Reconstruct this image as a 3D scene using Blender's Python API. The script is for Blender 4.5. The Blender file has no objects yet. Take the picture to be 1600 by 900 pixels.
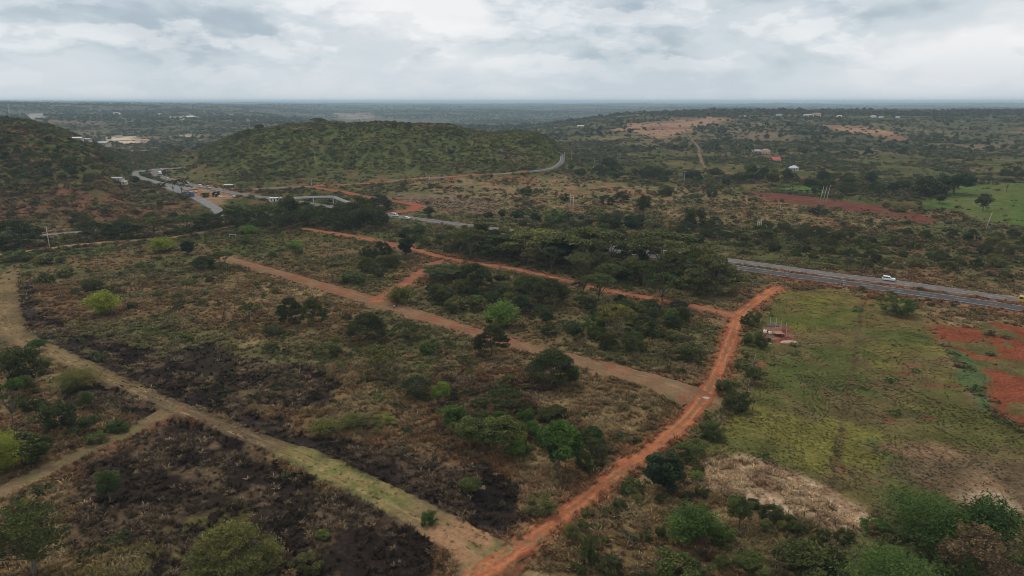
import bpy, math, random
import numpy as np
from mathutils import Vector, Matrix

R = math.radians
random.seed(7)
rng = np.random.default_rng(7)
sc = bpy.context.scene
COL = sc.collection

# ------------------------------------------------------------------ camera
CH, FPX, PITCH = 70.0, 1081.0, R(15.1)          # height above the plain, focal length in photo pixels, tilt down
cam_d = bpy.data.cameras.new('camera')
cam_d.sensor_width = 36.0
cam_d.lens = 36.0 * FPX / 1600.0
cam_d.clip_start = 1.0
cam_d.clip_end = 80000.0
cam = bpy.data.objects.new('camera', cam_d)
COL.objects.link(cam)
cam.location = (0, 0, CH)
cam.rotation_euler = (R(90) - PITCH, 0, 0)
sc.camera = cam

# ------------------------------------------------------------------ world: cloudy sky
SUN_EL, SUN_AZ = R(58), R(-35)
world = bpy.data.worlds.new('World')
sc.world = world
world.use_nodes = True
wn, wl = world.node_tree.nodes, world.node_tree.links
wn.clear()

def N(nodes, t, **kw):
    n = nodes.new(t)
    for k, v in kw.items():
        setattr(n, k, v)
    return n

def math_node(nodes, links, op, a, b=None, clamp=False):
    m = nodes.new('ShaderNodeMath')
    m.operation = op
    m.use_clamp = clamp
    for i, v in enumerate((a, b)):
        if v is None:
            continue
        if isinstance(v, (int, float)):
            m.inputs[i].default_value = v
        else:
            links.new(v, m.inputs[i])
    return m.outputs[0]

def mixc(nodes, links, fac, a, b, blend='MIX'):
    m = nodes.new('ShaderNodeMix')
    m.data_type = 'RGBA'
    m.blend_type = blend
    for s, v in ((m.inputs[0], fac), (m.inputs[6], a), (m.inputs[7], b)):
        if isinstance(v, (int, float)):
            s.default_value = v
        elif isinstance(v, tuple):
            s.default_value = (*v, 1)
        else:
            links.new(v, s)
    return m.outputs[2]

def ramp(nodes, links, src, stops):
    r = nodes.new('ShaderNodeValToRGB')
    r.color_ramp.interpolation = 'EASE'
    el = r.color_ramp.elements
    while len(el) < len(stops):
        el.new(0.5)
    for e, (p, c) in zip(el, stops):
        e.position = p
        e.color = (*c, 1) if isinstance(c, tuple) else (c, c, c, 1)
    links.new(src, r.inputs[0])
    return r.outputs[0]

def noise(nodes, links, vec, scale, detail=5.0, rough=0.55, dist=0.0):
    n = nodes.new('ShaderNodeTexNoise')
    n.inputs['Scale'].default_value = scale
    n.inputs['Detail'].default_value = detail
    n.inputs['Roughness'].default_value = rough
    n.inputs['Distortion'].default_value = dist
    if vec is not None:
        links.new(vec, n.inputs['Vector'])
    return n.outputs[0]

def build_world():
    tc = N(wn, 'ShaderNodeTexCoord')
    mp = N(wn, 'ShaderNodeMapping')
    mp.inputs['Scale'].default_value = (1.0, 1.0, 2.6)
    mp.inputs['Location'].default_value = (3.1, 0.4, 0.62)
    wl.new(tc.outputs['Generated'], mp.inputs['Vector'])
    v = mp.outputs[0]
    big = noise(wn, wl, v, 3.2, 6.0, 0.52, 0.2)
    puff = noise(wn, wl, v, 8.5, 9.0, 0.56, 0.0)
    vs = N(wn, 'ShaderNodeVectorMath', operation='ADD')
    wl.new(v, vs.inputs[0])
    vs.inputs[1].default_value = (0.0, 0.0, 0.035)
    puff2 = noise(wn, wl, vs.outputs[0], 8.5, 9.0, 0.56, 0.0)
    cover = ramp(wn, wl, big, [(0.36, (0.43, 0.51, 0.58)), (0.47, (0.66, 0.72, 0.76)), (0.61, (0.92, 0.915, 0.92))])
    # puffs: brighter crests above grey undersides where the cloud field thickens upward
    d = math_node(wn, wl, 'SUBTRACT', puff, puff2)
    lit = math_node(wn, wl, 'MULTIPLY_ADD', d, 3.4)
    lit.node.inputs[2].default_value = 0.5
    mask = ramp(wn, wl, puff, [(0.46, 0.0), (0.54, 1.0)])
    shade = ramp(wn, wl, lit, [(0.22, (0.49, 0.57, 0.64)), (0.5, (0.75, 0.79, 0.82)), (0.74, (0.97, 0.97, 0.98))])
    mk = N(wn, 'ShaderNodeMath', operation='MULTIPLY')
    wl.new(mask, mk.inputs[0])
    mk.inputs[1].default_value = 0.44
    c = mixc(wn, wl, mk.outputs[0], cover, shade)
    sp = N(wn, 'ShaderNodeSeparateXYZ')
    wl.new(tc.outputs['Generated'], sp.inputs[0])
    hz = ramp(wn, wl, math_node(wn, wl, 'MULTIPLY', sp.outputs[2], 10.0, True), [(0.0, 1.0), (0.2, 0.75), (0.75, 0.0)])
    hk = N(wn, 'ShaderNodeMath', operation='MULTIPLY')
    wl.new(hz, hk.inputs[0])
    hk.inputs[1].default_value = 0.85
    c = mixc(wn, wl, hk.outputs[0], c, (0.67, 0.73, 0.79))
    bg = N(wn, 'ShaderNodeBackground')
    wl.new(c, bg.inputs[0])
    bg.inputs[1].default_value = 1.0
    sky = N(wn, 'ShaderNodeTexSky', sky_type='NISHITA', sun_disc=False)
    sky.sun_elevation = SUN_EL
    sky.sun_rotation = SUN_AZ
    sky.altitude = 1400
    bs = N(wn, 'ShaderNodeBackground')
    wl.new(sky.outputs[0], bs.inputs[0])
    bs.inputs[1].default_value = 0.08
    mx = N(wn, 'ShaderNodeMixShader')
    mx.inputs[0].default_value = 0.93
    wl.new(bs.outputs[0], mx.inputs[1])
    wl.new(bg.outputs[0], mx.inputs[2])
    out = N(wn, 'ShaderNodeOutputWorld')
    wl.new(mx.outputs[0], out.inputs[0])
build_world()

sun_d = bpy.data.lights.new('sun', 'SUN')
sun_d.energy = 1.5
sun_d.angle = R(12)
sun_d.color = (1.0, 0.90, 0.76)
sun = bpy.data.objects.new('sun', sun_d)
COL.objects.link(sun)
sun.rotation_euler = (R(90) - SUN_EL, 0, -SUN_AZ + R(180))
sun.location = (0, 0, 300)

sc.view_settings.view_transform = 'Standard'
sc.view_settings.look = 'None'
sc.view_settings.exposure = 0.0
sc.view_settings.gamma = 1.0
sc.render.engine = 'CYCLES'
sc.cycles.use_denoising = True
sc.cycles.max_bounces = 5
sc.cycles.diffuse_bounces = 2
sc.cycles.glossy_bounces = 1
sc.cycles.transmission_bounces = 3
sc.cycles.transparent_max_bounces = 4
sc.cycles.volume_bounces = 1
sc.cycles.filter_width = 0.9

# ------------------------------------------------------------------ numeric helpers
def ss(a, b, v):
    t = np.clip((v - a) / (b - a), 0, 1)
    return t * t * (3 - 2 * t)

_perm = np.random.default_rng(99).random((256, 256))
def vnoise(x, y):
    xi = np.floor(x).astype(np.int64); yi = np.floor(y).astype(np.int64)
    fx = x - xi; fy = y - yi
    fx = fx * fx * (3 - 2 * fx); fy = fy * fy * (3 - 2 * fy)
    g = lambda a, b: _perm[a & 255, b & 255]
    return (g(xi, yi) * (1 - fx) + g(xi + 1, yi) * fx) * (1 - fy) + (g(xi, yi + 1) * (1 - fx) + g(xi + 1, yi + 1) * fx) * fy

def fbm(x, y, scale, octs=4, seed=0.0):
    s = np.zeros_like(np.asarray(x, float)); a = 1.0; t = 0.0; f = 1.0 / scale
    for i in range(octs):
        s = s + a * vnoise(x * f + seed * 17.3 + i * 31.7, y * f + seed * 9.1 + i * 11.9)
        t += a; a *= 0.55; f *= 2.03
    return s / t                       # about 0..1, mean 0.5

def crest(yt, dist):                   # height that shows at photo row yt when it stands dist metres ahead
    return CH - dist * np.tan(PITCH - np.arctan((450 - np.asarray(yt, float)) / FPX))

HU = np.array([255, 285, 310, 340, 370, 400, 440, 480, 540, 600, 660, 700, 735, 760, 790, 820, 845, 865, 885, 910])
HT = crest([283, 262, 243, 226, 212, 203, 197, 194, 194, 194, 195, 199, 207, 212, 209, 209, 214, 226, 250, 283], 800.0)
LU = np.array([-1200, -500, -200, 0, 40, 70, 105, 140, 165, 190, 215])
LT = crest([178, 178, 184, 193, 197, 206, 221, 238, 262, 287, 310], 600.0)
HT = np.maximum(HT, 0); LT = np.maximum(LT, 0)

def zf(x, y):
    x = np.asarray(x, float); y = np.asarray(y, float)
    d = np.hypot(x, y)
    yy = np.maximum(y, 60.0)
    u = np.clip(800 + 1120 * x / yy, -2500, 4000)
    back = ss(-200, 200, y)
    z = np.interp(u, HU, HT, left=0, right=0) * ss(625, 810, y) * (1 - ss(850, 1250, y))
    z = z + np.interp(u, LU, LT, left=LT[0], right=0) * ss(395, 610, y) * (1 - ss(680, 1150, y)) * back
    z = z + 36 * ss(850, 2150, y) * ss(800, 1000, u) * (1 - 0.9 * ss(2300, 3600, y))
    A = np.interp(u, [-800, 0, 200, 400, 600, 800, 1000, 1300, 1500, 1700], [50, 48, 40, 26, 10, 4, 2, 4, 16, 16])
    Y0 = np.interp(u, [0, 300, 500, 800, 1100], [1500, 1900, 4200, 5000, 5000])
    Y1 = np.interp(u, [0, 300, 500, 800, 1100, 1500], [4000, 5200, 7500, 9000, 10000, 15000])
    z = z + A * ss(0, 1, (y - Y0) / (Y1 - Y0))
    z = z - 48 * np.exp(-((y - 3900) / 1400.0) ** 2) * ss(380, 560, u) * (1 - ss(900, 1150, u))
    z = z - 14 * np.exp(-((y - 1500) / 420.0) ** 2) * (1 - ss(330, 480, u)) * ss(-100, 120, u)
    hl = np.clip(z / 45.0, 0, 1) * (d < 1300)
    z = z + hl * ((np.abs(fbm(x, y, 80, 4, 23) - .5) * 2) * 7 - 2 + (fbm(x, y, 30, 4, 24) - .5) * 3)
    n1 = fbm(x, y, 34, 4, 1) - 0.5
    z = z + n1 * (0.9 + 1.6 * ss(420, 800, d))
    z = z + (fbm(x, y, 160, 3, 2) - 0.5) * 7.0 * ss(560, 1000, d)
    z = z + (fbm(x, y, 800, 4, 3) - 0.5) * 46.0 * ss(1500, 3300, d) + (fbm(x, y, 1700, 4, 25) - 0.5) * 90 * ss(6500, 10500, y)
    return z

CP, SP = math.cos(PITCH), math.sin(PITCH)
def px2w(px, py):
    """photo pixel -> point where that sight line meets the terrain"""
    px = np.atleast_1d(np.asarray(px, float)); py = np.atleast_1d(np.asarray(py, float))
    cx = (px - 800) / FPX; cy = (450 - py) / FPX
    dx = cx; dy = CP + cy * SP; dz = -SP + cy * CP
    lo = np.full(px.shape, 30.0); hi = np.full(px.shape, 26000.0)
    ts = np.geomspace(95, 26000, 380)
    hit = np.full(px.shape, 26000.0); prev = np.full(px.shape, 30.0); done = np.zeros(px.shape, bool)
    for t in ts:
        below = (CH + dz * t) < zf(dx * t, dy * t)
        new = below & ~done
        lo[new] = prev[new]; hi[new] = t
        done |= below
        prev[:] = t
        if done.all():
            break
    lo[~done] = 25990.0
    for _ in range(24):
        m = 0.5 * (lo + hi)
        b = (CH + dz * m) < zf(dx * m, dy * m)
        hi = np.where(b, m, hi); lo = np.where(b, lo, m)
    t = 0.5 * (lo + hi)
    X, Y = dx * t, dy * t
    return np.stack([X, Y, zf(X, Y)], 1)

def pw_all(groups):
    """dict of pixel lists -> dict of ground points, in one go"""
    flat = np.array([q[:2] for p in groups.values() for q in p], float)
    W = px2w(flat[:, 0], flat[:, 1]); out = {}; i = 0
    for k, p in groups.items():
        out[k] = W[i:i + len(p)]; i += len(p)
    return out

def depth_of(p):                       # distance along the optical axis
    return p[1] * CP - (p[2] - CH) * SP

def poly_sd(x, y, poly):
    """signed distance to polygon (positive inside)"""
    P = poly[:, :2]; n = len(P)
    d2 = np.full(x.shape, 1e18); ins = np.zeros(x.shape, bool)
    for i in range(n):
        ax, ay = P[i]; bx, by = P[(i + 1) % n]
        ex, ey = bx - ax, by - ay
        wx, wy = x - ax, y - ay
        t = np.clip((wx * ex + wy * ey) / (ex * ex + ey * ey + 1e-9), 0, 1)
        d2 = np.minimum(d2, (wx - ex * t) ** 2 + (wy - ey * t) ** 2)
        c = ((ay > y) != (by > y)) & (x < (bx - ax) * (y - ay) / ((by - ay) if abs(by - ay) > 1e-9 else 1e-9) + ax)
        ins ^= c
    d = np.sqrt(d2)
    return np.where(ins, d, -d)

def line_dist(x, y, L):
    d2 = np.full(x.shape, 1e18)
    for i in range(len(L) - 1):
        ax, ay = L[i, :2]; bx, by = L[i + 1, :2]
        ex, ey = bx - ax, by - ay
        wx, wy = x - ax, y - ay
        t = np.clip((wx * ex + wy * ey) / (ex * ex + ey * ey + 1e-9), 0, 1)
        d2 = np.minimum(d2, (wx - ex * t) ** 2 + (wy - ey * t) ** 2)
    return np.sqrt(d2)

def smooth_line(W, step):
    """Catmull-Rom through world points, resampled every step metres; keeps extra columns"""
    W = np.asarray(W, float)
    P = np.vstack([2 * W[0] - W[1], W, 2 * W[-1] - W[-2]])
    out = []
    for i in range(1, len(P) - 2):
        n = max(2, int(np.linalg.norm(P[i + 1, :2] - P[i, :2]) / step))
        t = np.linspace(0, 1, n, endpoint=False)[:, None]
        a, b, c, d = P[i - 1], P[i], P[i + 1], P[i + 2]
        out.append(0.5 * (2 * b + (c - a) * t + (2 * a - 5 * b + 4 * c - d) * t ** 2 + (3 * b - a - 3 * c + d) * t ** 3))
    out.append(P[-2][None])
    return np.vstack(out)

# ------------------------------------------------------------------ object helpers
def mesh_np(name, V, F, mat=None, smooth=False, attrs=None):
    V = np.asarray(V, np.float32); F = np.asarray(F, np.int32)
    me = bpy.data.meshes.new(name)
    k = F.shape[1]
    me.vertices.add(len(V)); me.vertices.foreach_set('co', V.ravel())
    me.loops.add(F.size); me.loops.foreach_set('vertex_index', F.ravel())
    me.polygons.add(len(F)); me.polygons.foreach_set('loop_start', np.arange(0, F.size, k, dtype=np.int32))
    me.update(calc_edges=True)
    me.polygons.foreach_set('use_smooth', np.full(len(F), smooth))
    for an, (dom, typ, val) in (attrs or {}).items():
        at = me.attributes.new(an, typ, dom)
        key = {'FLOAT': 'value', 'FLOAT_VECTOR': 'vector', 'FLOAT_COLOR': 'color', 'INT': 'value'}[typ]
        at.data.foreach_set(key, np.asarray(val, np.int32 if typ == 'INT' else np.float32).ravel())
    if mat:
        me.materials.append(mat)
    return me

def link(name, data, parent=None, loc=None, **props):
    o = bpy.data.objects.new(name, data)
    COL.objects.link(o)
    if parent is not None:
        o.parent = parent
    if loc is not None:
        o.location = loc
    for k, v in props.items():
        o[k] = v
    return o

REG = []                               # every labelled thing and where it stands
def thing(name, label, cat, loc, rz=0.0, group=None):
    o = link(name, None, None, loc, label=label, category=cat)
    o.empty_display_size = 0.5
    o.rotation_euler = (0, 0, rz)
    if group:
        o['group'] = group
    REG.append((loc[0], loc[1], label, name))
    return o

class MB:
    """collects quads / tris of boxes, tubes and lofts into one mesh"""
    def __init__(s): s.v = []; s.f = []
    def add(s, vs, fs):
        n = len(s.v); s.v += [tuple(map(float, v)) for v in vs]; s.f += [tuple(i + n for i in f) for f in fs]; return s
    def box(s, c, d, rz=0.0, bevel=0.0, taper=1.0):
        hx, hy, hz = d[0] / 2, d[1] / 2, d[2] / 2
        b = min(bevel, hx * .9, hy * .9)
        def ring(z, k):
            X, Y = hx * k, hy * k
            if b > 0:
                return [(X - b, -Y, z), (X, -Y + b, z), (X, Y - b, z), (X - b, Y, z), (-X + b, Y, z), (-X, Y - b, z), (-X, -Y + b, z), (-X + b, -Y, z)]
            return [(X, -Y, z), (X, Y, z), (-X, Y, z), (-X, -Y, z)]
        lo, hi = ring(-hz, 1), ring(hz, taper)
        n = len(lo); cr, sr = math.cos(rz), math.sin(rz)
        vs = [(c[0] + x * cr - y * sr, c[1] + x * sr + y * cr, c[2] + z) for x, y, z in lo + hi]
        fs = [(i, (i + 1) % n, n + (i + 1) % n, n + i) for i in range(n)] + [tuple(range(n))[::-1], tuple(range(n, 2 * n))]
        return s.add(vs, fs)
    def tube(s, pts, radii, n=6, caps=True):
        pts = [Vector(p) for p in pts]; rings = []
        for i, p in enumerate(pts):
            t = (pts[min(i + 1, len(pts) - 1)] - pts[max(i - 1, 0)]).normalized()
            a = t.orthogonal().normalized() if abs(t.z) < .98 else Vector((1, 0, 0))
            a = (a - t * a.dot(t)).normalized(); b = t.cross(a)
            rings.append([p + (a * math.cos(2 * math.pi * k / n) + b * math.sin(2 * math.pi * k / n)) * radii[i] for k in range(n)])
        fs = []
        for i in range(len(pts) - 1):
            for k in range(n):
                fs.append((i * n + k, i * n + (k + 1) % n, (i + 1) * n + (k + 1) % n, (i + 1) * n + k))
        if caps:
            fs += [tuple(range(n))[::-1], tuple(range((len(pts) - 1) * n, len(pts) * n))]
        return s.add([v for r in rings for v in r], fs)
    def loft(s, rings, caps=True):
        n = len(rings[0]); fs = []
        for i in range(len(rings) - 1):
            for k in range(n):
                fs.append((i * n + k, i * n + (k + 1) % n, (i + 1) * n + (k + 1) % n, (i + 1) * n + k))
        if caps:
            fs += [tuple(range(n))[::-1], tuple(range((len(rings) - 1) * n, len(rings) * n))]
        return s.add([v for r in rings for v in r], fs)
    def mesh(s, name, mat, smooth=False):
        me = bpy.data.meshes.new(name); me.from_pydata(s.v, [], s.f); me.update()
        if smooth:
            for p in me.polygons: p.use_smooth = True
        me.materials.append(mat); return me
    def build(s, name, mat, parent, smooth=False): return link(name, s.mesh(name, mat, smooth), parent)

# ------------------------------------------------------------------ materials
def new_mat(name):
    m = bpy.data.materials.new(name); m.use_nodes = True
    nt = m.node_tree; nt.nodes.clear()
    o = nt.nodes.new('ShaderNodeOutputMaterial')
    b = nt.nodes.new('ShaderNodeBsdfPrincipled')
    nt.links.new(b.outputs[0], o.inputs[0])
    b.inputs['Roughness'].default_value = 0.9
    b.inputs['Specular IOR Level'].default_value = 0.15
    return m, nt.nodes, nt.links, b, o

def earth_mat(name, grain=1.0, bump=0.5):
    m, n, l, b, o = new_mat(name)
    at = N(n, 'ShaderNodeAttribute', attribute_name='col')
    g = N(n, 'ShaderNodeNewGeometry')
    a1 = noise(n, l, g.outputs['Position'], 1.3, 5.0, 0.7)
    a2 = noise(n, l, g.outputs['Position'], 0.16, 4.0, 0.6)
    k1 = ramp(n, l, a1, [(0.30, 1 - 0.5 * grain), (0.5, 0.98), (0.70, 1 + 0.55 * grain)])
    k2 = ramp(n, l, a2, [(0.3, 1 - 0.25 * grain), (0.7, 1 + 0.22 * grain)])
    c = mixc(n, l, 1.0, at.outputs['Color'], k1, 'MULTIPLY')
    c = mixc(n, l, 1.0, c, k2, 'MULTIPLY')
    l.new(c, b.inputs['Base Color'])
    bp = N(n, 'ShaderNodeBump')
    bp.inputs['Strength'].default_value = bump
    bp.inputs['Distance'].default_value = 0.5
    l.new(a1, bp.inputs['Height'])
    l.new(bp.outputs[0], b.inputs['Normal'])
    b.inputs['Roughness'].default_value = 1.0
    b.inputs['Specular IOR Level'].default_value = 0.0
    return m

def leaf_mat(name, instanced=False, trans=0.22):
    m, n, l, b, o = new_mat(name)
    if instanced:
        src = N(n, 'ShaderNodeAttribute', attribute_name='tint', attribute_type='INSTANCER').outputs['Color']
    else:
        src = N(n, 'ShaderNodeObjectInfo').outputs['Color']
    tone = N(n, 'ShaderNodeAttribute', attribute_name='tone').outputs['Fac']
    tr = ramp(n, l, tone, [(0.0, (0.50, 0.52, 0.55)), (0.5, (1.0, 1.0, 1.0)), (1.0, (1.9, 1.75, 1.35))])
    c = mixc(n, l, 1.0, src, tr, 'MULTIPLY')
    l.new(c, b.inputs['Base Color'])
    b.inputs['Roughness'].default_value = 0.75
    b.inputs['Specular IOR Level'].default_value = 0.12
    t = N(n, 'ShaderNodeBsdfTranslucent')
    l.new(c, t.inputs[0])
    mx = N(n, 'ShaderNodeMixShader')
    mx.inputs[0].default_value = trans
    l.new(b.outputs[0], mx.inputs[1]); l.new(t.outputs[0], mx.inputs[2])
    l.new(mx.outputs[0], o.inputs[0])
    return m

def plain_mat(name, col, rough=0.7, spec=0.2, vary=0.15, scale=3.0, metal=0.0):
    m, n, l, b, o = new_mat(name)
    tc = N(n, 'ShaderNodeTexCoord')
    a = noise(n, l, tc.outputs['Object'], scale, 4.0, 0.6)
    k = ramp(n, l, a, [(0.3, 1 - vary), (0.7, 1 + vary)])
    l.new(mixc(n, l, 1.0, col, k, 'MULTIPLY'), b.inputs['Base Color'])
    b.inputs['Roughness'].default_value = rough
    b.inputs['Specular IOR Level'].default_value = spec
    b.inputs['Metallic'].default_value = metal
    return m

EARTH = earth_mat('earth', 1.0, 0.6)
TRACKM = earth_mat('trodden_earth', 0.55, 0.35)
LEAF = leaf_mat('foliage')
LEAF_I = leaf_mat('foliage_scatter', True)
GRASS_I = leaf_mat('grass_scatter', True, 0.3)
BARK = plain_mat('bark', (0.13, 0.105, 0.08), 0.9, 0.1, 0.3, 4)
BARK_PALE = plain_mat('pale_bark', (0.17, 0.15, 0.095), 0.85, 0.1, 0.25, 4)
# ------------------------------------------------------------------ courses of roads and tracks (photo pixels -> ground)
TRK = {
 'main':   ([(690,940),(745,900),(800,864),(870,812),(960,744),(1040,684),(1084,642),(1112,600),(1130,560),(1144,522),(1156,494),(1186,468),(1216,448)],
            [3.6,3.6,3.7,3.6,3.8,4.2,4.6,4.6,4.6,4.8,5.0,5.0,5.0]),
 'upper':  ([(1150,496),(1110,484),(1060,476),(1000,464),(955,455),(880,438),(800,420),(740,411),(700,404),(640,389),(560,371),(470,357)],
            [6.5,5.5,5,4.6,4.6,4.6,4.6,5,5.5,5,5,5]),
 'middle': ([(1092,626),(1040,602),(960,579),(890,560),(800,537),(720,512),(660,494),(600,475),(555,462),(500,446),(440,428),(370,408),(335,397)],
            [13,10.5,8.8,7.6,7,7,7.5,8.5,9.5,8,7.5,7,5]),
 'spur':   ([(585,473),(602,462),(628,446),(660,424),(688,408)], [8,6.5,5.4,5,5]),
 'grassy': ([(26,412),(12,436),(2,480),(22,522),(95,556),(170,590),(250,626),(330,658),(420,694),(480,718),(560,758),(640,796),(720,842),(770,880)],
            [2.5,8,12,9,6,5,5,4.6,5.2,7.5,7.5,7.5,9,11]),
 'left':   ([(278,634),(240,656),(200,677),(120,712),(60,742),(0,771),(-60,801)], [5.5,5.2,5,5,5.2,5.4,5.4]),
 'farm':   ([(-30,402),(20,396),(80,388),(120,383),(190,377),(270,371),(330,360),(365,353)], [5,5,4.5,4,3.6,3.6,3.6,3.6]),
 'hillfoot': ([(395,296),(440,294),(500,291),(580,287),(640,281),(700,277),(745,274),(790,271.5),(832,268)], [8,8,7,7,7,6,5,5,5]),
 'redbranch': ([(480,292),(520,298),(580,309),(630,317),(652,322),(640,329),(600,335)], [6,6,6,7,9,8,6]),
 'trail':  ([(1072,204),(1080,218),(1091,232),(1093,244),(1096,254),(1102,265)], [2.2,2.2,3,3.5,3,2]),
}
ROAD = {
 'near':  ([(1740,508),(1700,501),(1600,484),(1500,469),(1400,455),(1300,440),(1200,426),(1130,416),(1040,403),(960,392),(880,380),(800,368),(760,362)], 8.2),
 'far':   ([(1740,492),(1700,486),(1600,471),(1500,457),(1400,443),(1300,430),(1200,416),(1130,407),(1040,395),(960,384),(880,373),(800,362),(760,357),(700,349),(640,341),(600,336),(540,327),(470,317),(420,310),(376,304),(332,295),(300,290),(265,281),(246,274),(243,269),(252,265.5),(268,264),(285,262)], 7.6),
 'curve': ([(300,297),(278,293),(255,288.5),(235,283.5),(221,279),(212,275.5),(208,272.5),(211,270),(220,268),(236,266),(262,263.5)], 8.5),
 'ramp':  ([(356,342),(343,331),(329,321),(313,312.5),(298,306),(284,301),(262,293)], 7.0),
 'hill':  ([(825,268.6),(845,266.5),(862,262),(873,255),(876,248),(874,241),(868,236)], 6.0),
 'lane':  ([(60,368),(90,366),(120,363),(150,360)], 4.0),
}
TRKW, ROADW = {}, {}
_PW = pw_all({**{('t', k): v[0] for k, v in TRK.items()}, **{('r', k): v[0] for k, v in ROAD.items()}})
for k, (p, w) in TRK.items():
    W = _PW['t', k]; TRKW[k] = smooth_line(np.column_stack([W[:, :2], w]), 0.7 if k not in ('trail', 'hillfoot', 'redbranch') else 3.0)
for k, (p, w) in ROAD.items():
    W = _PW['r', k]; ROADW[k] = smooth_line(np.column_stack([W[:, :2], np.full(len(W), w)]), 2.5)

def frame(L):
    t = np.gradient(L[:, :2], axis=0); t /= np.linalg.norm(t, axis=1)[:, None] + 1e-9
    return t, np.column_stack([t[:, 1], -t[:, 0]])

def near_road(x, y, margin, skip=()):
    """True where a point lies on a road or track, or within margin metres of it"""
    m = np.zeros(x.shape, bool); margin = np.broadcast_to(np.asarray(margin, float), x.shape)
    for D in (TRKW, ROADW):
        for k, L in D.items():
            if k in skip:
                continue
            s = L[::4] if len(L) > 8 else L
            s = np.vstack([s, L[-1:]])
            w = L[:, 2].max()
            bb = (x > s[:, 0].min() - 20) & (x < s[:, 0].max() + 20) & (y > s[:, 1].min() - 20) & (y < s[:, 1].max() + 20)
            if not bb.any():
                continue
            xi, yi = x[bb], y[bb]
            d2 = np.full(xi.shape, 1e18); ww = np.full(xi.shape, w)
            for i in range(len(s) - 1):
                ax, ay = s[i, :2]; ex, ey = s[i + 1, :2] - s[i, :2]
                t = np.clip(((xi - ax) * ex + (yi - ay) * ey) / (ex * ex + ey * ey + 1e-9), 0, 1)
                q = (xi - ax - ex * t) ** 2 + (yi - ay - ey * t) ** 2
                ww = np.where(q < d2, s[i, 2], ww); d2 = np.minimum(d2, q)
            m[bb] |= np.sqrt(d2) < ww / 2 + margin[bb]
    return m

# ------------------------------------------------------------------ areas of ground cover (outlines in photo pixels, laid on the ground)
AREA = pw_all({
 'burn_a': [(120,735),(215,680),(275,648),(335,668),(430,712),(520,760),(600,800),(670,845),(690,900),(600,925),(330,925),(250,850),(120,840),(100,790)],
 'burn_b': [(33,440),(36,480),(70,515),(150,552),(250,600),(350,648),(480,706),(580,755),(690,800),(780,838),(830,812),(800,760),(720,725),(600,700),(520,690),(400,640),(330,590),(230,545),(120,520),(50,478),(45,445)],
 'burn_c': [(150,590),(200,600),(245,618),(258,634),(230,648),(160,640),(110,640),(90,615)],
 'burn_d': [(210,560),(330,540),(460,570),(520,620),(440,640),(330,610)],
 'burn_e': [(690,590),(790,600),(860,600),(850,640),(760,660),(690,650)],
 'burn_f': [(250,815),(310,850),(330,920),(200,920)],
 'burn_g': [(540,690),(620,702),(720,735),(800,765),(830,800),(790,830),(720,805),(630,765),(560,725)],
 'burn_h': [(400,585),(470,580),(530,600),(520,640),(450,640),(390,615)],
 'burn_i': [(460,760),(540,755),(620,795),(600,820),(520,800)],
 'grass_low': [(90,880),(150,850),(230,830),(300,800),(360,800),(420,830),(380,880),(250,890),(110,930)],
 'greenfield': [(1215,458),(1300,452),(1440,484),(1455,520),(1500,580),(1545,640),(1640,700),(1660,800),(1420,795),(1350,800),(1250,742),(1190,712),(1110,705),(1100,690),(1135,640),(1160,580),(1180,500)],
 'redfield': [(1452,508),(1530,505),(1640,512),(1680,690),(1600,668),(1548,640),(1500,560),(1470,535)],
 'straw': [(1108,722),(1160,714),(1215,732),(1270,760),(1335,790),(1378,818),(1310,830),(1240,812),(1170,796),(1108,768)],
 'tanpatch': [(1390,705),(1460,690),(1560,720),(1640,740),(1660,850),(1560,815),(1480,770),(1400,755)],
 'palespot': [(1535,788),(1580,785),(1640,790),(1640,800),(1560,801)],
 'site': [(1192,510),(1232,508),(1240,525),(1250,537),(1215,538),(1190,530)],
 'redmid': [(1165,298),(1230,303),(1300,311),(1400,324),(1468,346),(1440,349),(1380,338),(1300,327),(1210,314)],
 'greenmid': [(1455,312),(1505,291),(1560,287),(1680,284),(1690,352),(1600,352),(1530,345),(1490,328),(1430,318)],
 'greenstrip': [(1200,292),(1260,300),(1330,306),(1400,310),(1330,300),(1270,292)],
 'bare_a': [(948,207),(985,193),(1050,188),(1120,184),(1150,186),(1120,192),(1090,202),(1060,209),(1030,216),(1008,211),(985,205)],
 'bare_b': [(1278,195),(1330,196),(1390,206),(1435,221),(1390,219),(1340,209),(1300,203)],
 'bare_c': [(920,215),(960,208),(985,212),(940,222)],
 'plain_tan': [(640,285),(760,279),(880,272),(960,285),(1080,296),(1180,306),(1230,318),(1380,340),(1420,356),(1200,350),(1050,338),(880,330),(800,326),(700,335),(640,322)],
 'leftbrown': [(-200,285),(60,292),(180,288),(300,318),(320,338),(160,350),(-200,352)],
 'greywaste': [(600,300),(700,305),(790,322),(800,338),(700,332),(640,330)],
 'quarry_a': [(160,214),(205,213),(230,222),(215,226),(190,226)],
 'quarry_b': [(252,184),(300,180),(322,184),(318,186),(270,187)],
 'quarry_c': [(38,178),(70,177),(68,186),(40,187)],
 'quarry_d': [(260,212),(298,209),(300,214),(272,214)],
 'village_tan': [(165,232),(225,226),(245,235),(200,240)],
 'fartan': [(520,177),(580,176),(590,184),(540,186)],
 'forecourt': [(262,292),(300,290),(340,299),(376,306),(350,312),(345,324),(318,312),(296,304)],
 'shoulder': [(300,291),(335,289),(390,297),(390,303),(340,297)],
 'weeds': [(1480,540),(1530,570),(1548,620),(1555,645),(1530,640),(1500,590)],
})

FIELD_LINE = pw_all({0: [(1348, 470), (1338, 540), (1330, 590), (1316, 660), (1308, 710), (1298, 765)]})[0]

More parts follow.
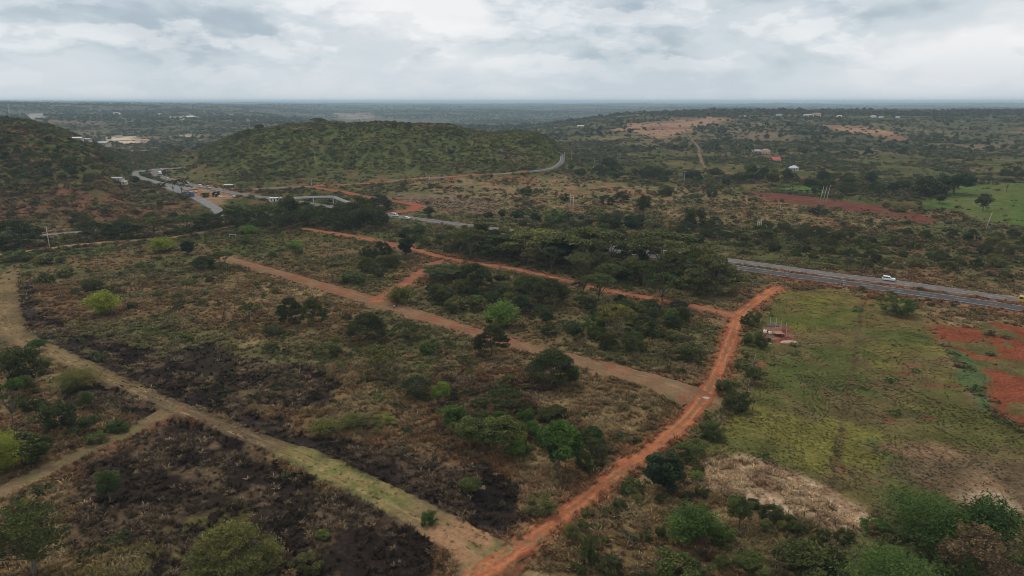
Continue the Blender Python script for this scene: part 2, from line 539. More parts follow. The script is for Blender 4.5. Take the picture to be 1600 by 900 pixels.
def amask(k, x, y, edge=2.0, rag=3.0, scale=9.0):
    P = AREA[k]
    out = np.zeros(x.shape)
    pad = 20 + rag * 2
    bb = (x > P[:, 0].min() - pad) & (x < P[:, 0].max() + pad) & (y > P[:, 1].min() - pad) & (y < P[:, 1].max() + pad)
    if bb.any():
        sd = poly_sd(x[bb], y[bb], P) + (fbm(x[bb], y[bb], scale, 3, 5) - 0.5) * 4 * rag
        out[bb] = ss(-edge, edge, sd)
    return out

def mixa(a, b, t):
    return a * (1 - t[:, None]) + np.asarray(b) * t[:, None] if np.ndim(b) == 1 else a * (1 - t[:, None]) + b * t[:, None]

C = lambda *a: np.array(a, float)
DRY, DRYPALE, DRYRED, BURN = C(.150, .103, .057), C(.27, .205, .118), C(.135, .073, .045), C(.026, .021, .020)
OLIVE, GREEN, YGREEN = C(.088, .092, .042), C(.086, .086, .034), C(.140, .128, .044)
RED, ORANGE, TRACK = C(.27, .062, .034), C(.38, .125, .058), C(.285, .165, .092)
TAN, HILL, FAR = C(.17, .115, .07), C(.058, .066, .026), C(.076, .074, .042)

def ground_rgb(x, y):
    d = np.hypot(x, y); n = len(x)
    u = 800 + 1120 * x / np.maximum(y, 60)
    a = fbm(x, y, 28, 5, 1); b = fbm(x, y, 9, 4, 2); c = fbm(x, y, 3.2, 3, 3); g = fbm(x, y, 70, 4, 4)
    base = mixa(np.tile(DRY, (n, 1)), DRYPALE, ss(.52, .70, b) * .75)
    base = mixa(base, DRYRED, ss(.52, .64, a) * .7)
    base = mixa(base, OLIVE, ss(.50, .62, g) * .75)
    base = mixa(base, BURN * 1.7, ss(.60, .70, c) * .45)
    # middle distance: greener scrubland
    mid = mixa(np.tile(OLIVE * .95, (n, 1)), HILL, ss(.4, .6, g))
    mid = mixa(mid, TAN, ss(.54, .66, a) * .65)
    mid = mixa(mid, DRYRED, ss(.56, .68, b) * .6)
    base = mixa(base, mid, ss(300, 380, d))
    hill = mixa(np.tile(HILL * 1.1, (n, 1)), C(.094, .098, .038), ss(.45, .62, b))
    hill = mixa(hill, C(.115, .09, .052), ss(.60, .70, a) * .8)
    onhill = ss(3, 9, zf(x, y)) * ss(560, 620, y) * (1 - ss(1100, 1300, y)) * ss(240, 280, u) * (1 - ss(890, 930, u))
    base = mixa(base, hill, onhill)
    lh = ss(380, 420, y) * (1 - ss(1000, 1200, y)) * (1 - ss(190, 260, u))
    lhc = mixa(np.tile(C(.080, .082, .036), (n, 1)), C(.13, .08, .05), ss(.50, .62, a) * .8)
    base = mixa(base, lhc, lh)
    far = mixa(np.tile(FAR, (n, 1)), C(.125, .105, .062), ss(.46, .60, fbm(x, y, 110, 4, 6)))
    far = mixa(far, C(.17, .12, .085), ss(.60, .70, fbm(x, y, 260, 4, 7)) * .7)
    base = mixa(base, far, ss(1000, 1300, d))
    vf = mixa(np.tile(FAR * .95, (n, 1)), C(.10, .095, .06), ss(.56, .68, fbm(x, y, 500, 5, 8)))
    base = mixa(base, vf, ss(2600, 3600, d))
    def put(k, col, s=1.0, edge=2.0, rag=3.0, scale=9.0):
        nonlocal base
        m = amask(k, x, y, edge, rag, scale) * s
        base = mixa(base, col, m)
    put('leftbrown', mixa(np.tile(C(.135, .07, .047), (n, 1)), C(.085, .072, .036), ss(.45, .6, b)), .9, 14, 12, 30)
    put('plain_tan', mixa(mixa(np.tile(C(.205, .145, .088), (n, 1)), C(.21, .105, .066), ss(.50, .62, a)), OLIVE, ss(.48, .58, b) * .8), .9, 10, 12, 30)
    put('greywaste', mixa(np.tile(C(.17, .12, .095), (n, 1)), C(.13, .10, .06), ss(.45, .6, b)), .9, 8, 8, 25)
    put('greenstrip', C(.09, .15, .05), .8, 3, 4)
    put('redmid', mixa(np.tile(C(.125, .052, .040), (n, 1)), C(.115, .065, .046), ss(.5, .6, b)), 1, 2, 2.5)
    put('greenmid', mixa(np.tile(C(.076, .108, .036), (n, 1)), C(.10, .112, .044), ss(.48, .6, a)), 1, 4, 4)
    put('bare_a', mixa(np.tile(C(.26, .165, .115), (n, 1)), C(.17, .10, .07), ss(.48, .58, fbm(x, y, 60, 4, 9))), 1, 10, 14, 40)
    put('bare_b', mixa(np.tile(C(.29, .185, .12), (n, 1)), C(.19, .115, .08), ss(.50, .6, fbm(x, y, 60, 4, 9))), 1, 10, 12, 40)
    put('bare_c', C(.2, .15, .09), .6, 12, 16, 40)
    for k, col in (('quarry_a', (.52, .42, .32)), ('quarry_b', (.75, .68, .56)), ('quarry_c', (.30, .28, .27)), ('quarry_d', (.4, .34, .26)), ('village_tan', (.26, .19, .13)), ('fartan', (.26, .2, .15))):
        put(k, mixa(np.tile(C(*col), (n, 1)), C(*col) * .4, ss(.5, .58, fbm(x, y, 45, 4, 10))), 1, 12, 20, 60)
    put('forecourt', mixa(np.tile(C(.27, .19, .13), (n, 1)), C(.24, .13, .08), ss(.45, .6, b)), .9, 3, 3)
    put('shoulder', C(.25, .13, .08), .8, 4, 4)
    # near fields
    gf = mixa(np.tile(GREEN, (n, 1)), YGREEN, ss(.43, .57, fbm(x, y, 26, 5, 11)))
    gf = mixa(gf, C(.112, .088, .046), ss(.44, .58, fbm(x, y, 20, 4, 12)) * .9)
    gf = mixa(gf, C(.064, .080, .028), ss(.58, .68, fbm(x, y, 13, 4, 14)) * .8)
    gf = mixa(gf, C(.15, .065, .045), ss(.76, .80, fbm(x, y, 7, 3, 15)) * .8)
    top = ss(190, 250, y)
    gf = mixa(gf, gf * np.array([1.22, 1.2, 1.0]), top)
    L = FIELD_LINE; q = np.full(n, 99.0); bb = d < 320; q[bb] = line_dist(x[bb], y[bb], L)
    gf = mixa(gf, C(.085, .06, .036), (1 - ss(.3, 1.1, q + (c - .5) * 1.6)) * .75)
    put('greenfield', gf, .96, 3, 2.5)
    put('tanpatch', mixa(np.tile(C(.19, .125, .08), (n, 1)), C(.115, .085, .055), ss(.44, .6, fbm(x, y, 14, 4, 13))), .9, 5, 5)
    put('redfield', mixa(np.tile(C(.175, .060, .037), (n, 1)), C(.092, .092, .042), ss(.545, .62, fbm(x, y, 8, 5, 16)) * .9), 1, 2, 2.5)
    put('weeds', C(.075, .11, .05), .9, 1.5, 2)
    put('straw', mixa(np.tile(C(.40, .30, .205), (n, 1)), C(.27, .185, .125), ss(.5, .62, c)), .97, 1.5, 2)
    put('palespot', C(.36, .27, .20), .7, 3, 4)
    put('site', mixa(np.tile(C(.16, .062, .044), (n, 1)), C(.2, .115, .08), ss(.5, .6, c)), 1, .6, .6)
    bt = ss(.45, .51, fbm(x, y, 7, 5, 18)) * .98
    bcol = mixa(mixa(np.tile(C(.062, .046, .036), (n, 1)), BURN * .62, bt), C(.08, .056, .04), ss(.58, .70, c) * .7 * (1 - .6 * bt))
    for k, s in (('burn_a', .96), ('burn_b', 1), ('burn_c', 1), ('burn_d', .9), ('burn_e', .85), ('burn_f', .95), ('burn_g', 1), ('burn_h', 1), ('burn_i', 1)):
        m = amask(k, x, y, 1.2, 2.6, 8) * s * (0.68 + 0.32 * bt)
        base = mixa(base, bcol, m)
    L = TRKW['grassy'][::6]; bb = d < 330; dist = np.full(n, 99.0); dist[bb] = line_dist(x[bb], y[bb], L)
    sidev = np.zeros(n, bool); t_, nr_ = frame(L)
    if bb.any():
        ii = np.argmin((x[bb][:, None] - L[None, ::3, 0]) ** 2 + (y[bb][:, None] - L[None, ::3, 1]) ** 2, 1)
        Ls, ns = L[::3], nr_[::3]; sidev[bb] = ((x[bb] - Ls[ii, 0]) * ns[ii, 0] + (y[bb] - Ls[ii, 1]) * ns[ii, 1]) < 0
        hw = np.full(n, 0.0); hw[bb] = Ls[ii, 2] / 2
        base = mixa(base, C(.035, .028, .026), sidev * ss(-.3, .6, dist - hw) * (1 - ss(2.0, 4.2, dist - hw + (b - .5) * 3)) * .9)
    put('grass_low', mixa(np.tile(C(.10, .098, .036), (n, 1)), C(.17, .13, .062), ss(.45, .6, b)), .7, 2, 3)
    # loose red earth spilling beside the tracks
    for k, col, w in (('main', C(.24, .12, .068), 1.6), ('upper', C(.22, .11, .065), 1.8), ('middle', C(.2, .135, .082), 1.5), ('spur', C(.2, .12, .075), 1.2)):
        L = TRKW[k][::5]
        bb = d < 420
        dist = np.full(n, 99.0); dist[bb] = line_dist(x[bb], y[bb], L) - L[:, 2].mean() / 2
        base = mixa(base, col, (1 - ss(.3, w * 2, dist + (b - .5) * 3)) * .8)
    L = ROADW['near'][:40]
    bb = (d < 600) & (y < 420)
    dist = np.full(n, 99.0); dist[bb] = line_dist(x[bb], y[bb], L)
    dr = ss(3.5, 4.5, dist) * (1 - ss(8, 12, dist + (b - .5) * 5))
    base = mixa(base, C(.23, .115, .07), dr * .85)
    lum = base.mean(1, keepdims=True)
    return np.clip(lum + (base - lum) * 1.14, .008, .9)

# ------------------------------------------------------------------ ground sheet
def ditch(x, y):
    """shallow roadside drains cut beside the graded tracks"""
    z = np.zeros(x.shape); d = np.hypot(x, y); bb = (d < 360) & (y > 0)
    xi, yi = x[bb], y[bb]; acc = np.zeros(xi.shape)
    for k, off, dep in (('grassy', 1.6, .9), ('middle', 1.4, .7), ('main', 1.5, .5), ('left', 1.2, .5)):
        L = TRKW[k][::5]
        q = line_dist(xi, yi, L) - np.interp(yi, np.sort(L[:, 1]), L[np.argsort(L[:, 1]), 2]) / 2 - off
        acc = np.minimum(acc, -dep * np.exp(-(q / .9) ** 2) * (0.5 + fbm(xi, yi, 6, 2, 21)))
    z[bb] = acc
    return z

GROUND_Z = [0.0, 0.0]; TOPS = [80.0]
def build_ground():
    fine = np.arange(-49, 49.01, 0.3)
    coarse = np.arange(53, 307.01, 4.0)
    th = np.radians(np.concatenate([fine, coarse]))
    r = np.concatenate([np.geomspace(4, 60, 14)[:-1], np.exp(np.arange(math.log(60), math.log(33000), 0.0062))])
    T, RR = np.meshgrid(th, r)
    X = (RR * np.sin(T)).ravel(); Y = (RR * np.cos(T)).ravel()
    Z = zf(X, Y) + ditch(X, Y)
    nt, nr = len(th), len(r)
    i = np.arange(nr - 1)[:, None] * nt; j = np.arange(nt)[None]
    jn = (j + 1) % nt
    F = np.stack([i + j, i + nt + j, i + nt + jn, i + jn], -1).reshape(-1, 4)[:, ::-1]
    V = np.column_stack([X, Y, Z])
    col = ground_rgb(X, Y)
    me = mesh_np('ground', V, F, EARTH, True, {'col': ('POINT', 'FLOAT_COLOR', np.column_stack([col, np.ones(len(col))]))})
    GROUND_Z[:] = [float(Z.min()), float(Z.max())]
    c0 = bpy.data.objects.new('ground', me); COL.objects.link(c0)
    c0['kind'] = 'structure'; c0['label'] = 'open scrubland ground reaching to the horizon'
build_ground()

# ------------------------------------------------------------------ tracks and roads

def grid_faces(nl, nc):
    i = np.arange(nl - 1)[:, None] * nc; j = np.arange(nc - 1)[None]
    return np.stack([i + j, i + j + 1, i + nc + j + 1, i + nc + j], -1).reshape(-1, 4)

def track(name, key, colfn, label, zoff=.07, sink=.35, nc=17, rag=.95):
    L = TRKW[key]; t, nrm = frame(L)
    v = np.linspace(-1, 1, nc)
    s = np.concatenate([[0], np.cumsum(np.linalg.norm(np.diff(L[:, :2], axis=0), axis=1))])
    half = L[:, 2] / 2 + .5
    jl = (fbm(s, s * 0, 3.2, 4, 31) - .5) * 2.6 * rag; jr = (fbm(s, s * 0 + 50, 3.2, 4, 32) - .5) * 2.6 * rag
    lat = v[None] * half[:, None] + np.where(v[None] < 0, jl[:, None] * np.abs(v), jr[:, None] * np.abs(v))
    X = L[:, 0:1] + nrm[:, 0:1] * lat; Y = L[:, 1:2] + nrm[:, 1:2] * lat
    dd = np.hypot(X, Y); off = zoff * np.maximum(1, dd / 250)
    edge = ss(.72, 1.0, np.abs(v))[None]
    Z = zf(X, Y) + off * (1 - edge) - sink * np.maximum(1, dd / 400) * edge
    ruts = np.exp(-((np.abs(lat) - .85) / .28) ** 2)
    berm = np.exp(-((np.abs(v)[None] - .78) / .1) ** 2) * (.12 + .3 * (fbm(X, Y, 2.6, 3, 34) - .35))
    Z = Z + (-.07 * ruts + berm + (fbm(X, Y, 1.6, 3, 33) - .5) * .10) * (dd < 300)
    col = colfn(X.ravel(), Y.ravel(), lat.ravel(), np.repeat(s, nc), np.tile(v, len(L)))
    me = mesh_np(name, np.column_stack([X.ravel(), Y.ravel(), Z.ravel()]), grid_faces(len(L), nc), TRACKM, True,
                 {'col': ('POINT', 'FLOAT_COLOR', np.column_stack([col, np.ones(len(col))]))})
    o = link(name, me, kind='structure', label=label)
    return o

def c_orange(x, y, lat, s, v):
    n = len(x); a = fbm(x, y, 3, 4, 41); b = fbm(x, y, 14, 3, 42); g = fbm(s * .35, lat * 3, 1.5, 3, 43)
    base = mixa(np.tile(C(.34, .122, .058), (n, 1)), C(.27, .088, .045), ss(.4, .62, b))
    rut = np.exp(-((np.abs(lat) - .85) / .4) ** 2)
    base = mixa(base, C(.44, .195, .098), rut * ss(.34, .55, a + g - .45) * .8)
    base = mixa(base, C(.19, .10, .055), ss(.60, .68, a) * .7)
    base = mixa(base, C(.14, .11, .05), ss(.75, 1, np.abs(v) + (a - .5) * .6) * .8)
    mid = np.exp(-(lat / .3) ** 2)
    return mixa(base, C(.17, .12, .06), mid * ss(.52, .6, b) * .75)

def c_red(x, y, lat, s, v):
    n = len(x); a = fbm(x, y, 3, 4, 44); b = fbm(x, y, 12, 3, 45)
    base = mixa(np.tile(C(.27, .112, .062), (n, 1)), C(.22, .09, .053), ss(.4, .6, b))
    base = mixa(base, C(.38, .17, .09), np.exp(-((np.abs(lat) - .85) / .4) ** 2) * ss(.4, .6, a) * .7)
    return mixa(base, C(.15, .105, .06), ss(.7, 1, np.abs(v) + (a - .5) * .7) * .8)

def c_mid(x, y, lat, s, v):
    n = len(x); a = fbm(x, y, 2.4, 4, 46); b = fbm(x, y, 16, 4, 47); g = fbm(s * .3, lat * 2.4, 1.2, 3, 48)
    base = mixa(np.tile(C(.20, .115, .066), (n, 1)), C(.215, .092, .053), ss(.46, .62, b))
    base = mixa(base, C(.165, .125, .066), ss(.50, .64, a) * .7)
    base = mixa(base, C(.28, .18, .11), np.exp(-((np.abs(lat - .5) - .85) / .35) ** 2) * ss(.42, .58, g) * .6)
    return mixa(base, C(.15, .115, .062), ss(.66, 1, np.abs(v) + (a - .5) * .8) * .75)

def c_grassy(x, y, lat, s, v):
    n = len(x); a = fbm(x, y, 2.2, 4, 49); b = fbm(x, y, 13, 4, 50); g = fbm(s * .3, lat * 2.5, 1.1, 3, 51)
    S = s.max(); L = TRKW['grassy']; sv = np.unique(s)
    zq = [sv[int(np.argmin(np.hypot(L[:, 0] - p[0], L[:, 1] - p[1])))] / S for p in px2w([215, 250, 400, 438, 448, 600, 660, 690], [610, 626, 685, 700, 706, 776, 806, 824])]
    base = mixa(np.tile(C(.18, .128, .066), (n, 1)), C(.125, .09, .048), ss(.40, .58, b))
    q = s / S
    dark = ss(zq[0], zq[1], q) * (1 - ss(zq[2], zq[3], q))
    base = mixa(base, C(.11, .08, .05), dark * .8)
    gr = ss(zq[3], zq[4], q + (a - .5) * .02) * (1 - ss(zq[5], zq[6], q + (b - .5) * .05))
    base = mixa(base, mixa(np.tile(C(.20, .16, .066), (n, 1)), C(.13, .13, .045), ss(.42, .56, a)), gr)
    rd = ss(zq[6], zq[7], q + (b - .5) * .06)
    base = mixa(base, mixa(np.tile(C(.30, .165, .092), (n, 1)), C(.15, .14, .055), ss(.48, .58, a)), rd * .9)
    base = mixa(base, C(.36, .25, .135), (np.exp(-((lat - .9) / .3) ** 2) + np.exp(-((lat + .8) / .25) ** 2) * .6) * ss(.40, .56, g) * .7 * ss(.25, .35, q))
    return mixa(base, C(.085, .066, .042), ss(.55, .95, np.abs(v) + (a - .5) * 1.1) * .85)

def c_left(x, y, lat, s, v):
    n = len(x); a = fbm(x, y, 2.4, 4, 52); b = fbm(x, y, 11, 3, 53)
    base = mixa(np.tile(C(.185, .128, .072), (n, 1)), C(.135, .098, .052), ss(.42, .6, b))
    base = mixa(base, C(.13, .12, .05), ss(.55, .65, a) * .6)
    base = mixa(base, C(.22, .085, .05), ss(-.55, -.75, v) * ss(.4, .55, b + .05))
    return mixa(base, C(.10, .08, .05), ss(.6, 1, np.abs(v) + (a - .5)) * .75)

track('dirt_track', 'main', c_orange, 'orange dirt track climbing from the bottom edge to the highway')
track('dirt_track', 'upper', c_red, 'red dirt track running behind the trees to the fork', zoff=.085)
track('dirt_track', 'middle', c_mid, 'wide brown graded track across the middle of the scrub', zoff=.06)
track('dirt_track', 'spur', c_red, 'short red spur linking the two long tracks', zoff=.08)
track('dirt_track', 'grassy', c_grassy, 'straw-coloured grassy track on the left beside burnt ground', zoff=.05)
track('dirt_track', 'left', c_left, 'narrow tan track leaving the left edge', zoff=.065)
track('dirt_track', 'farm', lambda x, y, l, s, v: mixa(np.tile(C(.32, .19, .10), (len(x), 1)), C(.22, .15, .08), ss(.45, .6, fbm(x, y, 6, 3, 54))), 'sandy track passing the utility pole on the left', zoff=.15)
track('dirt_track', 'hillfoot', lambda x, y, l, s, v: mixa(np.tile(C(.24, .10, .065), (len(x), 1)), C(.2, .14, .1), ss(.45, .6, fbm(x, y, 20, 3, 55))), 'red earth road along the foot of the hill', zoff=.2)
track('dirt_track', 'redbranch', lambda x, y, l, s, v: mixa(np.tile(C(.26, .085, .05), (len(x), 1)), C(.2, .085, .055), ss(.45, .6, fbm(x, y, 20, 3, 56))), 'red branch track dropping to the highway', zoff=.2)
track('footpath', 'trail', lambda x, y, l, s, v: mixa(np.tile(C(.2, .13, .085), (len(x), 1)), C(.11, .09, .055), ss(.45, .6, fbm(x, y, 14, 3, 57))), 'pale trail straight up the far slope', zoff=.5, rag=1.5)

def tarmac_mat(name, col):
    m, n, l, b, o = new_mat(name)
    g = N(n, 'ShaderNodeNewGeometry')
    a1 = noise(n, l, g.outputs['Position'], 0.35, 4.0, 0.6); a2 = noise(n, l, g.outputs['Position'], 3.0, 3.0, 0.6)
    k = ramp(n, l, a1, [(0.3, 0.8), (0.7, 1.2)]); k2 = ramp(n, l, a2, [(0.3, 0.88), (0.7, 1.12)])
    l.new(mixc(n, l, 1.0, mixc(n, l, 1.0, col, k, 'MULTIPLY'), k2, 'MULTIPLY'), b.inputs['Base Color'])
    b.inputs['Roughness'].default_value = 0.92
    b.inputs['Specular IOR Level'].default_value = 0.1
    return m
TAR_NEW = tarmac_mat('dark_asphalt', (.068, .063, .064))
TAR_OLD = tarmac_mat('grey_asphalt', (.138, .120, .112))
TAR_FAR = tarmac_mat('pale_asphalt', (.175, .168, .165))
PAINT = plain_mat('road_paint', (.42, .40, .37), .7, .2, .25, .6)

def smooth_z(L):
    z = zf(L[:, 0], L[:, 1]); k = 9
    zp = np.concatenate([np.full(k, z[0]), z, np.full(k, z[-1])])
    return np.convolve(zp, np.ones(2 * k + 1) / (2 * k + 1), 'valid')

ROADZ = {}
def road(name, key, mat, label, lift=.3, lines=()):
    L = ROADW[key]; t, nrm = frame(L); z = smooth_z(L) + lift
    ROADZ[key] = z
    h = L[:, 2] / 2
    lat = np.column_stack([-h - 1.4, -h, h * 0, h, h + 1.4])
    dz = np.array([-1.2, 0, .05, 0, -1.2])
    X = L[:, 0:1] + nrm[:, 0:1] * lat; Y = L[:, 1:2] + nrm[:, 1:2] * lat; Z = z[:, None] + dz[None]
    me = mesh_np(name, np.column_stack([X.ravel(), Y.ravel(), Z.ravel()]), grid_faces(len(L), 5), mat, False)
    o = link(name, me, kind='structure', label=label)
    s = np.concatenate([[0], np.cumsum(np.linalg.norm(np.diff(L[:, :2], axis=0), axis=1))])
    for off, w, dash in lines:
        V, F = [], []
        for i in range(len(L) - 1):
            if dash and (s[i] % 10.0) > 4.0:
                continue
            q = []
            for k in (i, i + 1):
                for e in (-w / 2, w / 2):
                    la = off + e
                    q.append((L[k, 0] + nrm[k, 0] * la, L[k, 1] + nrm[k, 1] * la, z[k] + .05 * (1 - abs(la) / h[k]) + .012))
            n = len(V); V += q; F.append((n, n + 1, n + 3, n + 2))
        link('road_line', mesh_np('road_line', V, F, PAINT), o)
    return o
road('road', 'near', TAR_NEW, 'near carriageway of the highway, dark new asphalt', .35, ((3.6, .32, False), (-3.6, .26, False), (0, .2, True)))
road('road', 'far', TAR_OLD, 'far carriageway of the highway, worn grey asphalt', .45, ((3.3, .2, False), (-3.3, .2, False), (0, .16, True)))
road('road', 'curve', TAR_FAR, 'outer carriageway sweeping round the bend between the hills', .5)
road('road', 'ramp', TAR_FAR, 'pale slip road curving down towards the trees', .45)
road('road', 'hill', TAR_OLD, 'narrow tarmac road bending behind the hill', .4, ((0, .25, False),))
road('road', 'lane', TAR_FAR, 'grey lane seen beside the utility pole', .3)

# ------------------------------------------------------------------ foliage prototypes
def unit(v): return v / (np.linalg.norm(v, axis=1)[:, None] + 1e-9)

def leaves(cent, size, g, up=0.35, asp=0.6, tone=None):
    """one small bent-free quad per centre, randomly turned; returns V, F, tone"""
    n = len(cent)
    nrm = unit(g.normal(size=(n, 3)) + np.array([0, 0, up * 2]))
    t = unit(np.cross(nrm, g.normal(size=(n, 3))))
    b = np.cross(nrm, t)
    s = (size * g.uniform(.6, 1.35, n))[:, None]
    k = np.array([[-1, -.15], [0, -1], [1, .15], [0, 1]])
    V = cent[:, None] + t[:, None] * (k[:, 0][None, :, None] * s[:, None]) + b[:, None] * (k[:, 1][None, :, None] * s[:, None] * asp)
    F = np.arange(n * 4).reshape(n, 4)
    tn = g.uniform(.2, .8, n) if tone is None else np.clip(tone + g.normal(0, .12, n), 0, 1)
    return V.reshape(-1, 3), F, tn

def foliage_mesh(name, cent, size, g, mat, up=.35, asp=.6, tone=None):
    V, F, tn = leaves(cent, size, g, up, asp, tone)
    return mesh_np(name, V, F, mat, False, {'tone': ('FACE', 'FLOAT', tn)})

def ball(g, n, c, r, squash=1.0, shell=.5):
    p = unit(g.normal(size=(n, 3))) * (g.uniform(shell, 1, n) ** .6)[:, None]
    p[:, 2] *= squash
    return p * r + np.asarray(c)

def limb(mb, a, b, ra, rb, g, bend=.15, n=5, sides=5):
    a, b = np.asarray(a, float), np.asarray(b, float); L = np.linalg.norm(b - a)
    off = g.normal(0, bend * L, 3) * np.array([1, 1, .3])
    pts = []; rad = []
    for i in range(n):
        t = i / (n - 1)
        pts.append(a * (1 - t) + b * t + off * math.sin(math.pi * t) * .6); rad.append(ra * (1 - t) + rb * t)
    mb.tube(pts, rad, sides)
    return pts

PROTO = {}
def proto(kind, variant, trunk_mb, bark, cent, size, g, W, Ht, up=.35, asp=.6, tone=None):
    tm = trunk_mb.mesh('trunk', bark, True) if trunk_mb and trunk_mb.v else None
    cm = foliage_mesh('crown', cent, size, g, LEAF, up, asp, tone)
    PROTO.setdefault(kind, []).append((tm, cm, W, Ht))

def gen_acacia(kind, seed, layered, pads, per, bark, leafs=.26, open_=.0):
    g = np.random.default_rng(seed); Rr, Ht = 5.0, 6.5
    mb = MB(); top = np.array([g.normal(0, .25), g.normal(0, .25), Ht * (.22 if not layered else .35)])
    limb(mb, (0, 0, -.4), top, .26, .19, g, .06)
    cents, tones = [], []
    nl = 5
    mains = []
    for i in range(nl):
        a = 2 * math.pi * (i + g.uniform(-.3, .3)) / nl
        rr = g.uniform(.35, .55) * Rr
        e = np.array([math.cos(a) * rr, math.sin(a) * rr, Ht * g.uniform(.6, .72)])
        limb(mb, top, e, .14, .08, g, .08); mains.append(e)
    mains.append(np.array([top[0], top[1], Ht * .75])); limb(mb, top, mains[-1], .15, .07, g, .05)
    for i in range(pads):
        a = g.uniform(0, 2 * math.pi); q = math.sqrt(g.uniform(.01, 1)); rr = Rr * q * g.uniform(.82, 1.02)
        if layered:
            z = Ht * (1.0 - .55 * q ** 1.7 - (g.uniform(0, .5) * q if g.random() < .6 else 0))
            z = max(z, Ht * .28)
        else:
            z = Ht * (.97 - .24 * q ** 2.2) - abs(g.normal(0, .25))
        c = np.array([math.cos(a) * rr, math.sin(a) * rr, z])
        m = min(mains, key=lambda e: np.linalg.norm(e - c))
        if g.random() < .75:
            limb(mb, m, c - np.array([0, 0, .12]), .05, .022, g, .1, 4, 4)
        r = g.uniform(.7, 1.35)
        k = int(per * r * r)
        p = ball(g, k, c, r, .26, .1); p[:, 2] += g.normal(0, .06, k)
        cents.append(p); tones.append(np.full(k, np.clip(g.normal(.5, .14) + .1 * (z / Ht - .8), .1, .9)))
    proto(kind, seed, mb, bark, np.vstack(cents), leafs, g, 2 * Rr, Ht, .55, .5, np.concatenate(tones))

def gen_broad(kind, seed, W, Ht, zlo, lobes, per, leafs, lr=(.75, 1.35), bark=BARK, trunk=True, flat=1.0, dens=.5, power=1.0):
    g = np.random.default_rng(seed); mb = MB()
    if trunk:
        top = np.array([g.normal(0, .2), g.normal(0, .2), max(Ht * zlo * 1.1, .8)])
        limb(mb, (0, 0, -.4), top, .26 * W / 8, .17 * W / 8, g, .05)
    cents, tones = [], []
    cz = Ht * (zlo + 1) / 2; rz = Ht * (1 - zlo) / 2
    for i in range(lobes):
        d = unit(g.normal(size=(1, 3)))[0]
        q = g.uniform(.45, 1.0) ** power
        wob = 1 + .22 * math.sin(3 * math.atan2(d[1], d[0]) + seed) * (1 - abs(d[2]))
        c = np.array([d[0] * W / 2 * .86 * q * wob, d[1] * W / 2 * .86 * q * wob, cz + d[2] * rz * .9 * q])
        r = g.uniform(*lr) * W / 8
        if trunk and i % 3 == 0:
            limb(mb, top, c, .09 * W / 8, .03, g, .1, 4, 4)
        k = int(per * (r / (W / 8)) ** 2)
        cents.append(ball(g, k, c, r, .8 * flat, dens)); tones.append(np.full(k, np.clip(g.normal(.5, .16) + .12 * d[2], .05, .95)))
    p = np.vstack(cents); keep = p[:, 2] > .03
    proto(kind, seed, mb, bark, p[keep], leafs, g, W, Ht, .3, .62, np.concatenate(tones)[keep])

def gen_fountain(kind, seed, W, Ht, stems, per, leafs):
    g = np.random.default_rng(seed); mb = MB(); cents, tones = [], []
    for i in range(stems):
        a = g.uniform(0, 2 * math.pi); q = g.uniform(.1, 1) ** .7
        rr = W / 2 * q; h = Ht * (1.0 - .45 * q * q) * g.uniform(.75, 1.02)
        b0 = np.array([math.cos(a) * rr * .22, math.sin(a) * rr * .22, -.1])
        t = np.linspace(0, 1, 9)
        X = b0[0] + math.cos(a) * rr * .9 * t ** 1.6; Y = b0[1] + math.sin(a) * rr * .9 * t ** 1.6
        Z = h * (1 - (1 - t) ** 1.8) * (1 - .18 * q * t ** 4)
        pts = np.column_stack([X, Y, Z])
        if i % 3 == 0:
            mb.tube(pts[::2], [.05, .045, .035, .025, .015], 4)
        k = per; tt = g.uniform(.12, 1, k) ** .8
        P = np.column_stack([np.interp(tt, t, X), np.interp(tt, t, Y), np.interp(tt, t, Z)])
        sp = (.18 + .35 * tt)[:, None] * W / 8
        P = P + g.normal(size=(k, 3)) * sp; P[:, 2] -= np.abs(g.normal(0, .15, k))
        cents.append(P); tones.append(np.full(k, np.clip(g.normal(.5, .15), .1, .9)))
    p = np.vstack(cents); tn = np.concatenate(tones); keep = p[:, 2] > .03
    proto(kind, seed, mb, BARK_PALE, p[keep], leafs, g, W, Ht, .5, .35, tn[keep])

for s in range(3): gen_acacia('A', 10 + s, False, 56, 110, BARK, .21)
for s in range(3): gen_acacia('L', 20 + s, True, 74, 95, BARK, .22)
for s in range(2): gen_acacia('Y', 30 + s, False, 64, 90, BARK_PALE, .21)
for s in range(2): gen_acacia('U', 40 + s, False, 12, 70, BARK, .3)
for s in range(3): gen_broad('B', 50 + s, 8, 8, .27, 40, 150, .19, (.6, 1.3))
for s in range(2): gen_broad('M', 60 + s, 8, 7, .06, 90, 110, .17, (.5, .8), power=.35)
for s in range(3): gen_broad('S', 70 + s, 8, 5.4, -.15, 34, 120, .21, (.5, 1.2), trunk=False, dens=.2, power=.8)
for s in range(2): gen_broad('E', 80 + s, 5, 10, .08, 46, 150, .2, (.8, 1.6))
for s in range(3): gen_fountain('F', 90 + s, 8, 6.5, 64, 95, .24)
for s in range(2): gen_fountain('G', 190 + s, 18, 13, 150, 120, .25)
for s in range(2): gen_broad('C', 150 + s, 14, 13, .2, 95, 190, .21, (.38, .85))
for s in range(1): gen_acacia('K', 120 + s, True, 150, 130, BARK, .13)
